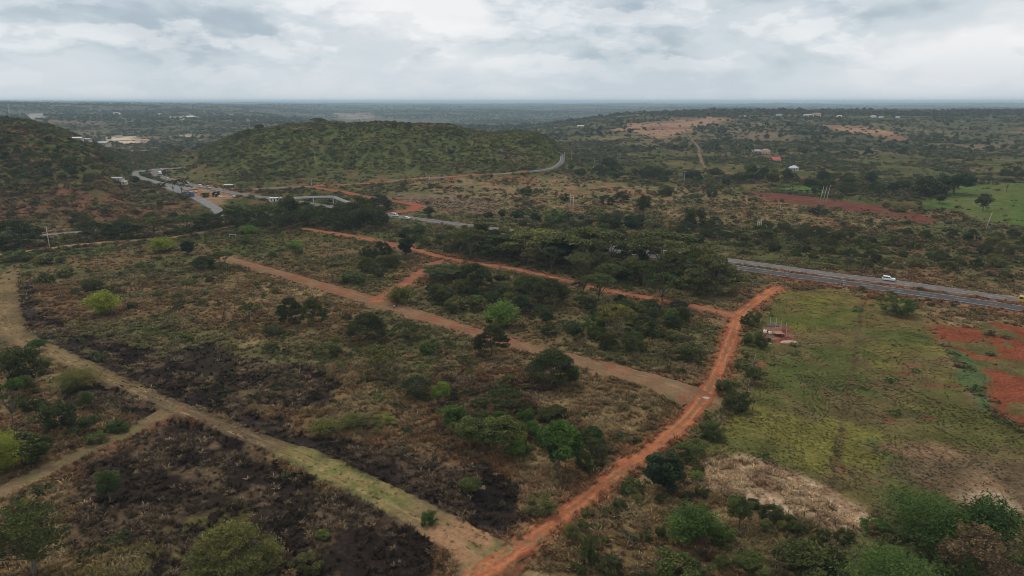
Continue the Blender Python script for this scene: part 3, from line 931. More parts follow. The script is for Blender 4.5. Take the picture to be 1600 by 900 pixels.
# low-detail shapes for the masses of scrub and grass (instanced by the hundred)
def stuff_proto(name, V, F, tn, mat):
    return bpy.data.objects.new(name, mesh_np(name, V, F, mat, False, {'tone': ('FACE', 'FLOAT', tn)}))
SHRUB, TUFT, WOOD = [], [], []
for s in range(5):
    g = np.random.default_rng(200 + s); cs, tn = [], []
    for i in range(11):
        d = unit(g.normal(size=(1, 3)))[0]; c = np.array([d[0] * .6, d[1] * .6, .42 + d[2] * .3]) * g.uniform(.6, 1)
        cs.append(ball(g, 16, c, g.uniform(.2, .38), .8, .4)); tn.append(np.full(16, np.clip(g.normal(.5, .18), 0, 1)))
    p = np.vstack(cs); p[:, 2] = np.abs(p[:, 2])
    V, F, t = leaves(p, .12, g, .4, .6, np.concatenate(tn)); SHRUB.append(stuff_proto('scrub_shape', V, F, t, LEAF_I))
for s in range(5):
    g = np.random.default_rng(300 + s); V, F, t = [], [], []
    for i in range(26):
        a = g.uniform(0, 6.283); r = g.uniform(0, .35); b = np.array([math.cos(a) * r, math.sin(a) * r, -.05])
        out = np.array([math.cos(a + g.normal(0, .8)), math.sin(a + g.normal(0, .8)), 0]); h = g.uniform(.25, .75); lean = g.uniform(.15, .7)
        side = np.array([-out[1], out[0], 0]) * g.uniform(.035, .085)
        tip = b + out * lean + np.array([0, 0, h])
        mid = b + out * lean * .4 + np.array([0, 0, h * .75])
        n = len(V); V += [b - side, b + side, mid + side * .8, mid - side * .8, tip + side * .15, tip - side * .15]
        F += [(n, n + 1, n + 2, n + 3), (n + 3, n + 2, n + 4, n + 5)]; q = g.uniform(.15, .9); t += [q, q]
    TUFT.append(stuff_proto('tussock_shape', np.array(V), np.array(F), np.array(t), GRASS_I))
for s in range(4):
    g = np.random.default_rng(400 + s); cs, tn = [], []
    for i in range(9):
        d = unit(g.normal(size=(1, 3)))[0]; c = np.array([d[0] * .5, d[1] * .5, .62 + d[2] * .3])
        cs.append(ball(g, 14, c, g.uniform(.2, .36), .8, .4)); tn.append(np.full(14, np.clip(g.normal(.5, .18), 0, 1)))
    V, F, t = leaves(np.vstack(cs), .17, g, .4, .7, np.concatenate(tn)); WOOD.append(stuff_proto('far_tree_shape', V, F, t, LEAF_I))

def scatter(name, P, S, tint, protos, label, cat, seed=0):
    """one 'stuff' object: points carrying size, turn and colour; geometry nodes set a plant on each"""
    g = np.random.default_rng(seed); n = len(P); TOPS.append(float((P[:, 2] + S[:, 2] * 1.25).max()))
    rot = np.column_stack([g.normal(0, .08, n), g.normal(0, .08, n), g.uniform(0, 6.283, n)])
    me = bpy.data.meshes.new(name); me.vertices.add(n); me.vertices.foreach_set('co', np.asarray(P, np.float32).ravel())
    for an, typ, key, val in (('size', 'FLOAT_VECTOR', 'vector', S), ('turn', 'FLOAT_VECTOR', 'vector', rot),
                              ('tint', 'FLOAT_COLOR', 'color', np.column_stack([tint, np.ones(n)]))):
        me.attributes.new(an, typ, 'POINT').data.foreach_set(key, np.asarray(val, np.float32).ravel())
    me.attributes.new('pick', 'INT', 'POINT').data.foreach_set('value', g.integers(0, len(protos), n).astype(np.int32))
    o = link(name, me, kind='stuff', label=label, category=cat)
    nt = bpy.data.node_groups.new(name + '_nodes', 'GeometryNodeTree')
    nt.interface.new_socket('Geometry', in_out='INPUT', socket_type='NodeSocketGeometry')
    nt.interface.new_socket('Geometry', in_out='OUTPUT', socket_type='NodeSocketGeometry')
    gi = nt.nodes.new('NodeGroupInput'); go = nt.nodes.new('NodeGroupOutput')
    j = nt.nodes.new('GeometryNodeJoinGeometry')
    for p in reversed(protos):
        oi = nt.nodes.new('GeometryNodeObjectInfo'); oi.inputs['Object'].default_value = p
        ti = nt.nodes.new('GeometryNodeGeometryToInstance')
        nt.links.new(oi.outputs['Geometry'], ti.inputs[0]); nt.links.new(ti.outputs[0], j.inputs[0])
    ip = nt.nodes.new('GeometryNodeInstanceOnPoints'); ip.inputs['Pick Instance'].default_value = True
    def attr(nm, typ):
        a = nt.nodes.new('GeometryNodeInputNamedAttribute'); a.data_type = typ; a.inputs['Name'].default_value = nm
        return a.outputs['Attribute']
    e = nt.nodes.new('FunctionNodeEulerToRotation')
    nt.links.new(attr('turn', 'FLOAT_VECTOR'), e.inputs[0])
    nt.links.new(gi.outputs[0], ip.inputs['Points']); nt.links.new(j.outputs[0], ip.inputs['Instance'])
    nt.links.new(attr('pick', 'INT'), ip.inputs['Instance Index']); nt.links.new(e.outputs[0], ip.inputs['Rotation'])
    nt.links.new(attr('size', 'FLOAT_VECTOR'), ip.inputs['Scale'])
    nt.links.new(ip.outputs[0], go.inputs[0])
    o.modifiers.new('scatter', 'NODES').node_group = nt
    return o

def sample_fan(n, r0, r1, g, half=R(42)):
    r = np.sqrt(g.uniform(r0 * r0, r1 * r1, n)); t = g.uniform(-half, half, n)
    return r * np.sin(t), r * np.cos(t)

def on_ground(x, y, sink=0.0): return np.column_stack([x, y, zf(x, y) + ditch(x, y) - sink])

def grass_scatter():
    g = np.random.default_rng(11); X, Y = [], []
    for n, r0, r1 in ((52000, 92, 190), (60000, 190, 330), (30000, 330, 520)):
        x, y = sample_fan(n, r0, r1, g); X.append(x); Y.append(y)
    x, y = np.concatenate(X), np.concatenate(Y)
    burn = np.maximum.reduce([amask(k, x, y, 1.5, 2, 8) for k in ('burn_a', 'burn_b', 'burn_c', 'burn_d', 'burn_f', 'burn_g', 'burn_h')])
    fld = np.maximum(amask('greenfield', x, y), amask('redfield', x, y))
    red = np.maximum(amask('redfield', x, y), amask('site', x, y, .5, .5)); straw = amask('straw', x, y); gm = np.maximum(amask('greenmid', x, y), amask('redmid', x, y))
    clump = fbm(x, y, 6, 4, 61); bt = ss(.45, .51, fbm(x, y, 7, 5, 18))
    keep = g.random(len(x)) < np.clip((.25 + 1.6 * ss(.4, .62, clump)) * (1 - burn * .72 * bt) * (1 - .3 * fld) * (1 - .75 * red) * (1 - .9 * gm), 0, 1)
    keep &= ~near_road(x, y, -.5, ('grassy',))
    ongr = near_road(x, y, -.4); keep &= ~ongr | (g.random(len(x)) < .3)
    x, y = x[keep], y[keep]; burn = burn[keep]; fld = fld[keep]; bt = bt[keep]
    c = ground_rgb(x, y); n = len(x); ongr = ongr[keep] & (np.hypot(x, y) < 330)
    c = np.where(ongr[:, None], np.array([.20, .16, .07]) * g.uniform(.6, 1.15, n)[:, None], c)
    pale = ss(.48, .68, fbm(x, y, 5, 3, 62))[:, None] * g.uniform(.2, 1, n)[:, None] * (1 - .55 * burn[:, None]) * (1 - .8 * fld[:, None])
    dry = np.array([.30, .235, .14]) * g.uniform(.75, 1.2, n)[:, None]
    c = c * 1.05 * (1 - .65 * pale) + dry * .65 * pale
    c = np.where((burn > .4)[:, None], np.array([.085, .060, .041]) * (g.uniform(.45, 1.35, n) * (1 - .55 * bt))[:, None], c)
    bl = ((g.random(n) < .24 - .16 * bt) & (burn > .4))[:, None]
    c = np.where(bl, np.array([.22, .165, .105]) * g.uniform(.5, 1.2, n)[:, None], c)
    c = c * g.uniform(.8, 1.4, n)[:, None]
    s = g.uniform(.6, 1.4, n) * np.where((g.random(n) < .07) & (burn < .3), 1.45, 1) * np.where(ongr, .38, 1) * (1 - .6 * fld) * (1 + .25 * ss(200, 400, np.hypot(x, y)))
    S = np.column_stack([s, s, s * g.uniform(.6, 1.1, n) * (1 - .35 * fld)])
    scatter('grass', on_ground(x, y), S, c, TUFT, 'tussocks of dry and scorched grass over the open ground', 'grass', 12)
grass_scatter()

PAL = np.array([[.040, .052, .021], [.050, .066, .023], [.066, .076, .030], [.080, .086, .036], [.055, .053, .029], [.090, .066, .042], [.042, .058, .029]])
def scrub_scatter():
    g = np.random.default_rng(21); X, Y, S, D = [], [], [], []
    for n, r0, r1, s0, s1, base in ((16000, 95, 420, .5, 1.7, .42), (21000, 380, 700, .8, 2.4, .5), (90000, 560, 1250, 1.0, 3.0, .28), (48000, 1000, 2500, 1.5, 4.2, .55)):
        x, y = sample_fan(n, r0, r1, g)
        cl = fbm(x, y, 22 if r1 < 800 else 60, 4, 63 + r0 % 7)
        den = np.clip(base * (.12 + 2.2 * ss(.42, .62, cl)), 0, 1)
        for k, m in (('greenfield', .05), ('redfield', .35), ('straw', .1), ('greenmid', .03), ('redmid', .02), ('plain_tan', .55), ('bare_a', .1), ('bare_b', .12), ('forecourt', .0), ('site', 0),
                     ('burn_a', .15), ('burn_b', .25), ('burn_c', .2), ('tanpatch', .1), ('quarry_a', .1), ('greywaste', .4)):
            a = amask(k, x, y); den = den * (1 - a * (1 - m))
        u = 800 + 1120 * x / np.maximum(y, 60)
        hill = ss(4, 9, zf(x, y)) * ((y > 600) & (y < 1250) & (u < 900))
        lh_ = ss(395, 430, y) * (y < 1100) * (u < 300) * (1 - ss(180, 300, u))
        den = np.maximum(den, lh_ * .6)
        den = np.maximum(den, hill * (.75 + .25 * ss(.4, .58, fbm(x, y, 45, 4, 67))))
        keep = (g.random(n) < den) & ~near_road(x, y, 1.2)
        x, y = x[keep], y[keep]; X.append(x); Y.append(y); S.append((s0 + (s1 - s0) * g.random(len(x)) ** 1.8 * 1.5) * (.65 + .8 * fbm(x, y, 30, 3, 68)))
    x, y, s = np.concatenate(X), np.concatenate(Y), np.concatenate(S)
    n = len(x); idx = g.integers(0, len(PAL), n); c = PAL[idx]
    u = 800 + 1120 * x / np.maximum(y, 60)
    br = ss(.52, .64, fbm(x, y, 40, 3, 66))
    lb = amask('leftbrown', x, y, 10, 10, 30)
    redb = (g.random(n) < .25 + .45 * lb)[:, None] & (np.hypot(x, y) < 700)[:, None]
    c = np.where(redb, np.array([.105, .070, .046]) * g.uniform(.7, 1.3, n)[:, None], c)
    hb = ((y > 600) & (y < 1250) & (u > 250) & (u < 900))
    fl = amask('greenfield', x, y); c = np.where(fl[:, None] > .4, np.array([.075, .10, .035]), c)
    c = np.where(hb[:, None] & (g.random(n) < .72)[:, None], ground_rgb(x, y) * g.uniform(.7, 1.25, n)[:, None], c)
    c = c * g.uniform(.85, 1.55, n)[:, None] * (1 + .35 * br[:, None]) * np.array([1.04, 1.0, .9])
    s = s * np.where(hb, .85, 1)
    Sx = np.column_stack([s * g.uniform(.8, 1.4, n), s * g.uniform(.8, 1.4, n), s * g.uniform(.6, 1.0, n)])
    scatter('scrub', on_ground(x, y, .05), Sx, c, SHRUB, 'low thorny scrub scattered over the plain and the slopes', 'scrub', 22)
scrub_scatter()

def wood_scatter():
    g = np.random.default_rng(31); X, Y, S = [], [], []
    for n, r0, r1, s0, s1, base in ((16000, 1050, 2600, 3.5, 8, .28), (40000, 2200, 6500, 6, 12, .55), (22000, 6000, 14000, 8, 15, .8)):
        x, y = sample_fan(n, r0, r1, g)
        cl = fbm(x, y, 180 if r1 < 3000 else 420, 4, 71)
        den = base * (.15 + 1.9 * ss(.44, .58, cl))
        u = 800 + 1120 * x / np.maximum(y, 60)
        den = np.where((y > 1900) & (y < 2500) & (u > 1000), .9, den)
        for k in ('bare_a', 'bare_b', 'quarry_a', 'quarry_b', 'quarry_c', 'quarry_d', 'fartan', 'village_tan'):
            den = den * (1 - .97 * amask(k, x, y, 10, 10, 40))
        keep = (g.random(n) < den) & ~near_road(x, y, 6)
        x, y = x[keep], y[keep]; X.append(x); Y.append(y); S.append(g.uniform(s0, s1, len(x)))
    x, y, s = np.concatenate(X), np.concatenate(Y), np.concatenate(S); n = len(x)
    c = PAL[g.integers(0, 4, n)] * g.uniform(.85, 1.6, n)[:, None]
    S = np.column_stack([s, s, s * g.uniform(.6, 1.1, n)])
    scatter('woodland', on_ground(x, y, .3), S, c, WOOD, 'distant woodland covering the valley and the plateau', 'woodland', 32)
wood_scatter()
# ------------------------------------------------------------------ single trees and bushes
TINT = dict(dk=(.058, .070, .025), md=(.076, .096, .030), ol=(.112, .114, .040), gn=(.062, .108, .026), br=(.135, .20, .042), yl=(.26, .28, .042),
            bn=(.115, .082, .045), gy=(.078, .085, .058), yo=(.150, .148, .045), vd=(.040, .058, .027))
NAME = dict(A=('acacia_tree', 'tree'), L=('acacia_tree', 'tree'), Y=('fever_tree', 'tree'), U=('sapling', 'tree'), B=('broadleaf_tree', 'tree'), M=('round_tree', 'tree'),
            S=('bush', 'bush'), E=('evergreen_tree', 'tree'), F=('feathery_bush', 'bush'))
_cnt = {}
def plant(kind, tint, p, w, h, label, group=None, seed=0):
    g = random.Random(seed * 7919 + int(p[0] * 13) + int(p[1] * 7))
    if w > 11 and p[1] < 200: kind_ = {'F': 'G', 'B': 'C', 'L': 'K'}.get(kind, kind)
    else: kind_ = kind
    vs = PROTO[kind_]; tm, cm, W0, H0 = vs[_cnt.get(kind, 0) % len(vs)]; _cnt[kind] = _cnt.get(kind, 0) + 1
    nm, cat = NAME[kind]
    e = thing(nm, label, cat, (float(p[0]), float(p[1]), float(p[2]) - .05), g.uniform(0, 6.28), group)
    e.scale = (w / W0, w / W0 * g.uniform(.88, 1.1), h / H0)
    c = np.array(TINT[tint]) * g.uniform(.85, 1.15) * np.array([g.uniform(.93, 1.07), 1, g.uniform(.93, 1.07)])
    if tm is not None:
        link('trunk' if kind != 'F' else 'stems', tm, e)
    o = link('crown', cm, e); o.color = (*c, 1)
    return e

TREES = '''
27 386 78 48 L dk|large dark acacia at the left edge beside the utility pole
152 374 46 30 A dk|dark flat acacia right of the utility pole
195 372 50 32 L dk|dark layered acacia in the left belt above the farm track
240 369 56 34 A ol|pale spreading acacia with light limbs in the left belt
292 362 52 30 A md|flat acacia in the left belt near the slip road
328 358 44 28 L dk|dark acacia below the end of the slip road
366 352 50 34 L md|layered acacia at the right end of the sandy farm track
410 352 50 34 A md|flat acacia right of the sandy farm track's end
253 393 44 27 F yl|bright yellow-green feathery bush below the sandy farm track
294 398 20 26 E vd|small dark upright tree right of the yellow feathery bush
388 366 32 18 F br|bright green bush above the head of the brown track
380 380 28 16 S md|green bush beside a small white frame near the track head
196 438 32 26 U md|small umbrella tree in the left scrub
236 440 30 24 U ol|pale umbrella sapling right of the small umbrella tree
318 420 36 24 L dk|dark low acacia left of the brown track's upper end
347 422 38 32 A md|flat-topped acacia leaning over the brown track's upper end
146 456 34 24 S dk|dark round bush just behind the brightest yellow bush
72 442 26 20 S md|green bush on the far left near the ditch bend
103 433 30 18 S ol|olive bush right of the ditch bend
160 492 52 46 F yl|brightest yellow-green feathery bush in the left scrub
263 506 30 20 U yo|pale green little umbrella tree right of the yellow bush
295 446 30 14 S yo|pale green flat bush in the upper left scrub
391 502 34 32 U md|green umbrella sapling left of the dark acacia pair
62 548 28 22 B gn|small green tree beside the grassy track bend
84 412 36 14 S dk|low dark bush under the sandy track on the left
30 408 50 18 S md|wide low bush at the left edge under the sandy track
462 396 30 24 B br|light green tree alone on the bare plot above the brown track
428 404 11 10 S gn|tiny green bush left of the light green tree
634 402 24 44 E vd|tall dark evergreen beside the red upper track
598 410 34 36 L dk|dark acacia left of the tall evergreen
574 404 26 24 S dk|dark bush between the bare plot and the evergreen
612 418 34 26 S dk|dark bush below the tall evergreen
520 438 30 30 U dk|thin palm-like sapling on the bare plot
552 442 44 22 S md|spreading green bush above the track junction
592 434 28 24 M dk|round dark bush above the track junction
575 424 30 24 L md|green acacia in the clump above the track junction
625 474 46 34 F yo|yellow-green bushy shrub in the fork of the junction
690 437 60 28 A md|wide flat acacia right of the red spur
455 506 40 46 L dk|left one of the dark acacia pair below the brown track
490 508 44 48 L md|right one of the dark acacia pair below the brown track
427 524 34 22 M dk|dark round bush below the acacia pair
575 532 62 50 L dk|big dark layered acacia below the junction
634 532 44 32 A md|flat acacia right of the big layered acacia
512 558 46 30 S md|green bush with a pale sprig below the acacia pair
690 472 46 36 S dk|dark bush just right of the junction shrub
712 486 44 26 S ol|olive bush between the junction and the bright tree
742 484 34 26 B md|medium green tree left of the bright green tree
785 510 56 50 F br|bright green feathery tree above the brown track
768 556 54 54 L dk|dark acacia standing over the brown track's middle
592 590 66 60 A ol|olive acacia in the middle of the burnt scrub
670 550 40 22 S gn|bright patchy bush below the brown track
653 620 46 40 M vd|round dark dense mango-like tree in the burnt scrub
688 632 34 40 B br|bright green leafy tree beside the round dark tree
736 604 26 32 U yo|thin pale sapling right of the round dark tree
508 678 52 32 F yo|yellow-green grassy bush clump beside the grassy track
556 668 56 30 F ol|olive grassy bush right of the yellow-green clump
600 662 44 22 S yo|pale low bush at the right of the grassy clump
786 640 60 38 A dk|dark flat acacia above the leafy thicket
708 668 50 44 B gn|green tree at the left end of the leafy thicket
735 700 64 56 B md|medium green tree in the left of the leafy thicket
788 708 76 66 B md|large green tree in the middle of the leafy thicket
872 740 84 96 B gn|tallest bright green tree with pale trunk in the leafy thicket
912 732 34 40 S md|green bush right of the tallest leafy tree
932 712 36 34 M dk|dark bush at the right end of the leafy thicket
862 602 78 66 L dk|big dark acacia on the near side of the brown track
825 470 50 44 A md|flat acacia above the bright green feathery tree
745 452 54 46 L dk|dark acacia beneath the red upper track
860 478 56 50 L dk|dark acacia clump left of the thin-trunked tree
910 462 30 44 U dk|thin-trunked small tree beside the red upper track
935 470 54 48 A md|flat green acacia covering the red upper track
943 438 36 22 A ol|pale domed acacia behind the red upper track
960 528 66 60 Y yo|yellow-limbed fever tree in the middle grove
930 520 44 36 S gn|green bush left of the yellow-limbed fever tree
1000 520 50 36 L dk|dark acacia right of the yellow-limbed fever tree
990 548 38 38 M md|round green bush in front of the fever tree
950 545 36 34 S dk|dark bush in front of the fever tree's foot
1036 474 64 54 A md|spreading acacia standing on the red track's edge
1055 500 48 24 S gn|bright low bush below the spreading trackside acacia
1010 490 44 26 S vd|very dark bush under the red track
1078 562 54 34 S dk|dark bush left of the orange track
920 420 112 74 Y ol|tallest pale-limbed fever tree in the highway belt
845 408 100 58 Y yo|wide pale-topped fever tree at the left of the highway belt
1032 424 112 74 Y ol|broad pale-topped fever tree in the right of the highway belt
985 428 60 50 L dk|dark acacia under the broad fever trees
1112 460 84 70 L ol|yellowish fever tree nearest the highway's visible end
1076 448 54 56 L dk|dark acacia left of the yellowish fever tree
870 412 50 42 L vd|very dark acacia in the left of the highway belt
780 402 70 42 L dk|dark wide acacia where the belt meets the red track
1188 542 28 26 S md|dark bush beside the building plot
1172 508 30 26 S md|green bush above the building plot along the boundary
1150 640 54 38 S dk|dark bush on the field boundary below the building plot
1130 612 30 22 S md|green bush touching the orange track at the pale patch
1178 600 34 30 B dk|dark small tree on the field boundary
1108 682 50 34 S md|dark bush between the orange track and green field
1080 716 56 40 S md|green bush at the field corner by the orange track
1088 748 26 16 S br|small bright green bush at the field corner
1037 768 58 74 E vd|tall dark tree beside the orange track's lower half
985 768 44 30 S md|green bush left of the tall dark trackside tree
1082 846 88 76 F gn|large feathery green clump in the lower scrub
1128 850 50 40 S gn|green bush leaning on the large feathery clump
1155 826 44 60 B md|two-lobed green tree right of the large feathery clump
1202 812 38 30 S dk|dark bush at the edge of the straw patch
1250 905 92 76 B dk|dark leafy tree at the bottom edge left of the big clumps
1300 900 50 56 S dk|dark bush tucked behind the bottom leafy tree
1388 950 165 120 F gn|wide feathery green mound cut by the bottom edge
1450 846 150 98 F gn|large dark green feathery clump at bottom right
1536 854 100 100 F gn|right-hand plume of the large feathery clumps
1520 912 124 112 B bn|brown-tinged tree among the bottom right clumps
1488 912 72 58 B gn|bright leafy tree in front of the brown-tinged tree
1585 905 70 60 S md|green bush in the bottom right corner
1318 846 40 26 S dk|dark bush on the fence line below the straw patch
1365 828 46 26 S gn|low green bush at the tip of the straw patch
52 900 124 140 B md|large leafy tree in the bottom left corner
365 915 140 118 L ol|large olive acacia at the bottom edge in burnt ground
172 782 48 54 B md|small green tree in the burnt plot on the left
4 736 86 76 F yl|bright yellow-green feathery tree cut by the left edge
50 726 56 60 E dk|dark tree right of the yellow tree at the left edge
20 662 56 80 U gn|tall thin-trunked tree at the left edge
38 592 66 64 S dk|dark bush at the left edge above the thin-trunked tree
122 606 76 42 F yo|yellow-green spreading bush beside the grassy track
95 670 60 56 S dk|dark blue-green bush in the left thicket
182 672 44 22 S gn|bright low bush near the tan track
150 690 40 22 S md|green bush along the edge of the tan track
505 842 24 20 M br|tiny bright green bush alone in the burnt plot
736 772 40 34 B md|small green tree alone beside burnt ground
670 818 30 24 S gn|green weed bush on the grassy track
480 890 52 36 S ol|olive bush near the bottom in the burnt plot
845 800 60 36 S ol|olive bush left of the orange track near the thicket
920 880 44 50 S md|green bush below the orange track near the bottom
955 895 50 36 S dk|dark bush at the bottom edge right of the track
1060 905 100 60 S md|wide green bush at the bottom edge middle right
1170 900 60 50 B md|green tree at the bottom edge right of the feathery clump
1400 490 58 34 M gn|lone round bush between green field and highway
1535 330 26 28 B dk|lone tree in the far green field with bare trunk
1572 298 18 20 A dk|small acacia at the back of the far green field
1584 320 10 9 U dk|tiny tree at the right of the far green field
1452 306 60 34 S dk|dark grove tree left of the far green field
1490 303 56 36 B vd|dark green tree of the grove beside the far green field
1468 318 22 16 B dk|small dark tree in front of the grove
1588 280 46 30 M dk|dark trees clump above the far green field's right
1280 336 30 18 S dk|dark bush below the three leaning poles
1385 325 14 10 M dk|small dark bush on the red field
1405 331 26 12 S md|low green bush on the red field's lower edge
592 328 40 26 L dk|dark acacia left of the red branch track
671 340 20 18 B dk|small dark tree beyond the white van
762 345 18 16 B dk|left one of two small round trees beyond the highway
785 342 16 16 B dk|right one of two small round trees beyond the highway
866 348 40 22 M gn|green rounded tree beyond the highway belt
955 356 50 28 S dk|dark thicket bush beyond the highway belt
1005 338 30 34 B dk|tall dark tree on the tan plain
970 316 26 18 L dk|dark acacia on the tan plain left of the tall tree
948 320 26 18 S dk|dark bush on the tan plain left of the dark acacia
1040 306 28 18 S dk|dark bush on the tan plain below the single pole
1085 355 36 34 S dk|dark large bush on the tan plain's right
823 305 22 16 S dk|dark bush at the left of the tan plain
882 314 20 14 S dk|dark bush beside the pair of poles
937 320 18 16 U dk|small bare-limbed tree on the tan plain
1090 313 18 10 A gn|bright small acacia on the tan plain
1112 308 20 14 S md|green bush right of the bright small acacia
497 197 22 13 A ol|flat acacia breaking the skyline of the central hill
372 218 13 10 M vd|lower one of two round bushes on the central hill's left shoulder
387 212 13 10 M vd|upper one of two round bushes on the central hill's left shoulder
405 205 16 12 B dk|dark tree at the left end of the central hill's crest
616 198 11 8 M dk|small round bush on the central hill's crest
638 199 14 9 S dk|dark bush right of the small round crest bush
270 300 22 20 U dk|left one of the thin trees standing at the roadside stop
284 304 20 26 U dk|right one of the thin trees standing at the roadside stop
322 308 16 9 S dk|dark bush in the forecourt by the slip road
338 307 16 9 S dk|dark bush on the forecourt's right
212 290 16 16 B dk|dark tree left of the bend by the sheds
290 312 18 14 M dk|dark bush in front of the blue lorry
'''
def plant_trees():
    rows = []
    for ln in TREES.strip().splitlines():
        a, lab = ln.split('|'); x, y, w, h, k, t = a.split()
        rows.append((float(x), float(y), float(w), float(h), k, t, lab))
    W = pw_all({0: rows})[0]
    pos = []
    for i, ((x, y, w, h, k, t, lab), p) in enumerate(zip(rows, W)):
        dep = depth_of(p); s = dep / FPX; a = math.asin((CH - p[2]) / np.linalg.norm(p - np.array([0, 0, CH])))
        wm = w * s * 1.04; hm = max(.34 * wm, (h * s - .42 * wm * math.sin(a)) / math.cos(a))
        plant(k, t, p, wm, hm, lab, None, i); pos.append((p[0], p[1], wm / 2))
    return pos
TREEPOS = plant_trees()

FILL = [  # outline, how many, kinds, tints, size range (m), label, group
 ([(60,362),(150,350),(330,345),(420,345),(440,362),(340,352),(250,362),(120,378)], 14, 'ALL', ('dk', 'md', 'ol'), (7, 11), 'dark acacia in the belt along the sandy farm track', 'acacias of the left belt'),
 ([(345,348),(470,337),(570,344),(605,354),(590,362),(540,362),(470,354),(400,358)], 36, 'LALB', ('dk', 'md', 'dk'), (8, 13, 1.2), 'dark acacia in the dense wood below the white footbridge', 'acacias of the wood below the footbridge'),
 ([(700,388),(780,384),(900,398),(1100,424),(1130,438),(1100,448),(960,446),(860,430),(740,404)], 42, 'AYAL', ('md', 'ol', 'ol', 'dk'), (11, 17, 1.25), 'acacia in the thick belt between the highway and the red track', 'acacias of the highway belt'),
 ([(625,362),(700,368),(770,380),(700,396),(640,384)], 16, 'SLB', ('md', 'dk', 'ol'), (5, 8), 'green tree of the low wood between highway and red track', 'trees of the low wood'),
 ([(680,425),(760,425),(880,450),(1000,475),(1080,495),(1060,540),(960,535),(880,545),(760,500),(660,470)], 46, 'LSAB', ('dk', 'md', 'vd', 'ol'), (4.5, 8.5), 'tree of the grove between the brown and red tracks', 'trees of the middle grove'),
 ([(700,640),(800,625),(930,680),(950,720),(880,740),(760,715)], 14, 'BSL', ('md', 'dk', 'gn'), (4, 7), 'small tree of the leafy thicket above the orange track', 'small trees of the leafy thicket'),
 ([(1000,350),(1130,352),(1400,365),(1640,370),(1660,440),(1560,440),(1400,425),(1250,408),(1120,392)], 90, 'LSSA', ('dk', 'md', 'dk', 'ol'), (5, 9.5), 'dark thorn tree of the scrub belt beyond the highway', 'thorn trees beyond the highway'),
 ([(800,338),(900,342),(1000,352),(1000,385),(880,362),(800,352)], 22, 'SLB', ('dk', 'md', 'vd'), (6, 10), 'dark tree of the thicket behind the highway belt', 'trees behind the highway belt'),
 ([(840,250),(960,262),(1100,275),(1300,280),(1450,300),(1380,312),(1240,298),(1080,288),(940,278)], 60, 'BLS', ('dk', 'vd', 'md'), (8, 14), 'dark tree of the wooded strip along the hollow', 'trees of the wooded strip in the hollow'),
 ([(0,400),(330,400),(420,440),(560,490),(700,530),(900,590),(1000,640),(800,620),(600,640),(400,560),(200,510),(60,450)], 44, 'SSLU', ('md', 'ol', 'dk', 'yo'), (2.2, 4.6), 'small bush in the dry scrub below the brown track', 'small bushes below the brown track'),
 ([(0,560),(70,570),(140,640),(200,640),(120,690),(0,730)], 16, 'SSB', ('dk', 'md', 'ol'), (3, 5.5), 'small bush of the left thicket between the two left tracks', 'small bushes of the left thicket'),
 ([(850,850),(1000,750),(1110,700),(1120,760),(1300,840),(1250,900),(900,925)], 34, 'SSB', ('md', 'dk', 'ol'), (1.8, 3.6), 'small bush in the lower scrub right of the orange track', 'small bushes right of the orange track'),
 ([(1130,560),(1165,480),(1185,500),(1170,560),(1150,620),(1110,690),(1095,680),(1120,620)], 14, 'SB', ('ol', 'md'), (1.8, 3.4), 'hedge bush along the boundary of the green field', 'hedge bushes of the green field'),
 ([(300,250),(420,205),(560,200),(700,205),(850,225),(860,255),(700,268),(500,275),(300,270)], 60, 'SBA', ('dk', 'dk', 'md', 'ol'), (3, 6.5), 'dark bush on the flank of the central hill', 'bushes of the central hill'),
 ([(-40,215),(40,215),(120,240),(180,285),(120,290),(0,280)], 30, 'SMB', ('dk', 'vd', 'md'), (4.5, 8), 'dark bush on the left hill slope', 'bushes of the left hill'),
 ([(-30,292),(180,292),(290,325),(250,338),(60,345),(-30,345)], 30, 'SSL', ('ol', 'dk', 'bn'), (3, 5.5), 'bush on the reddish foot of the left hill', 'bushes at the foot of the left hill'),
]
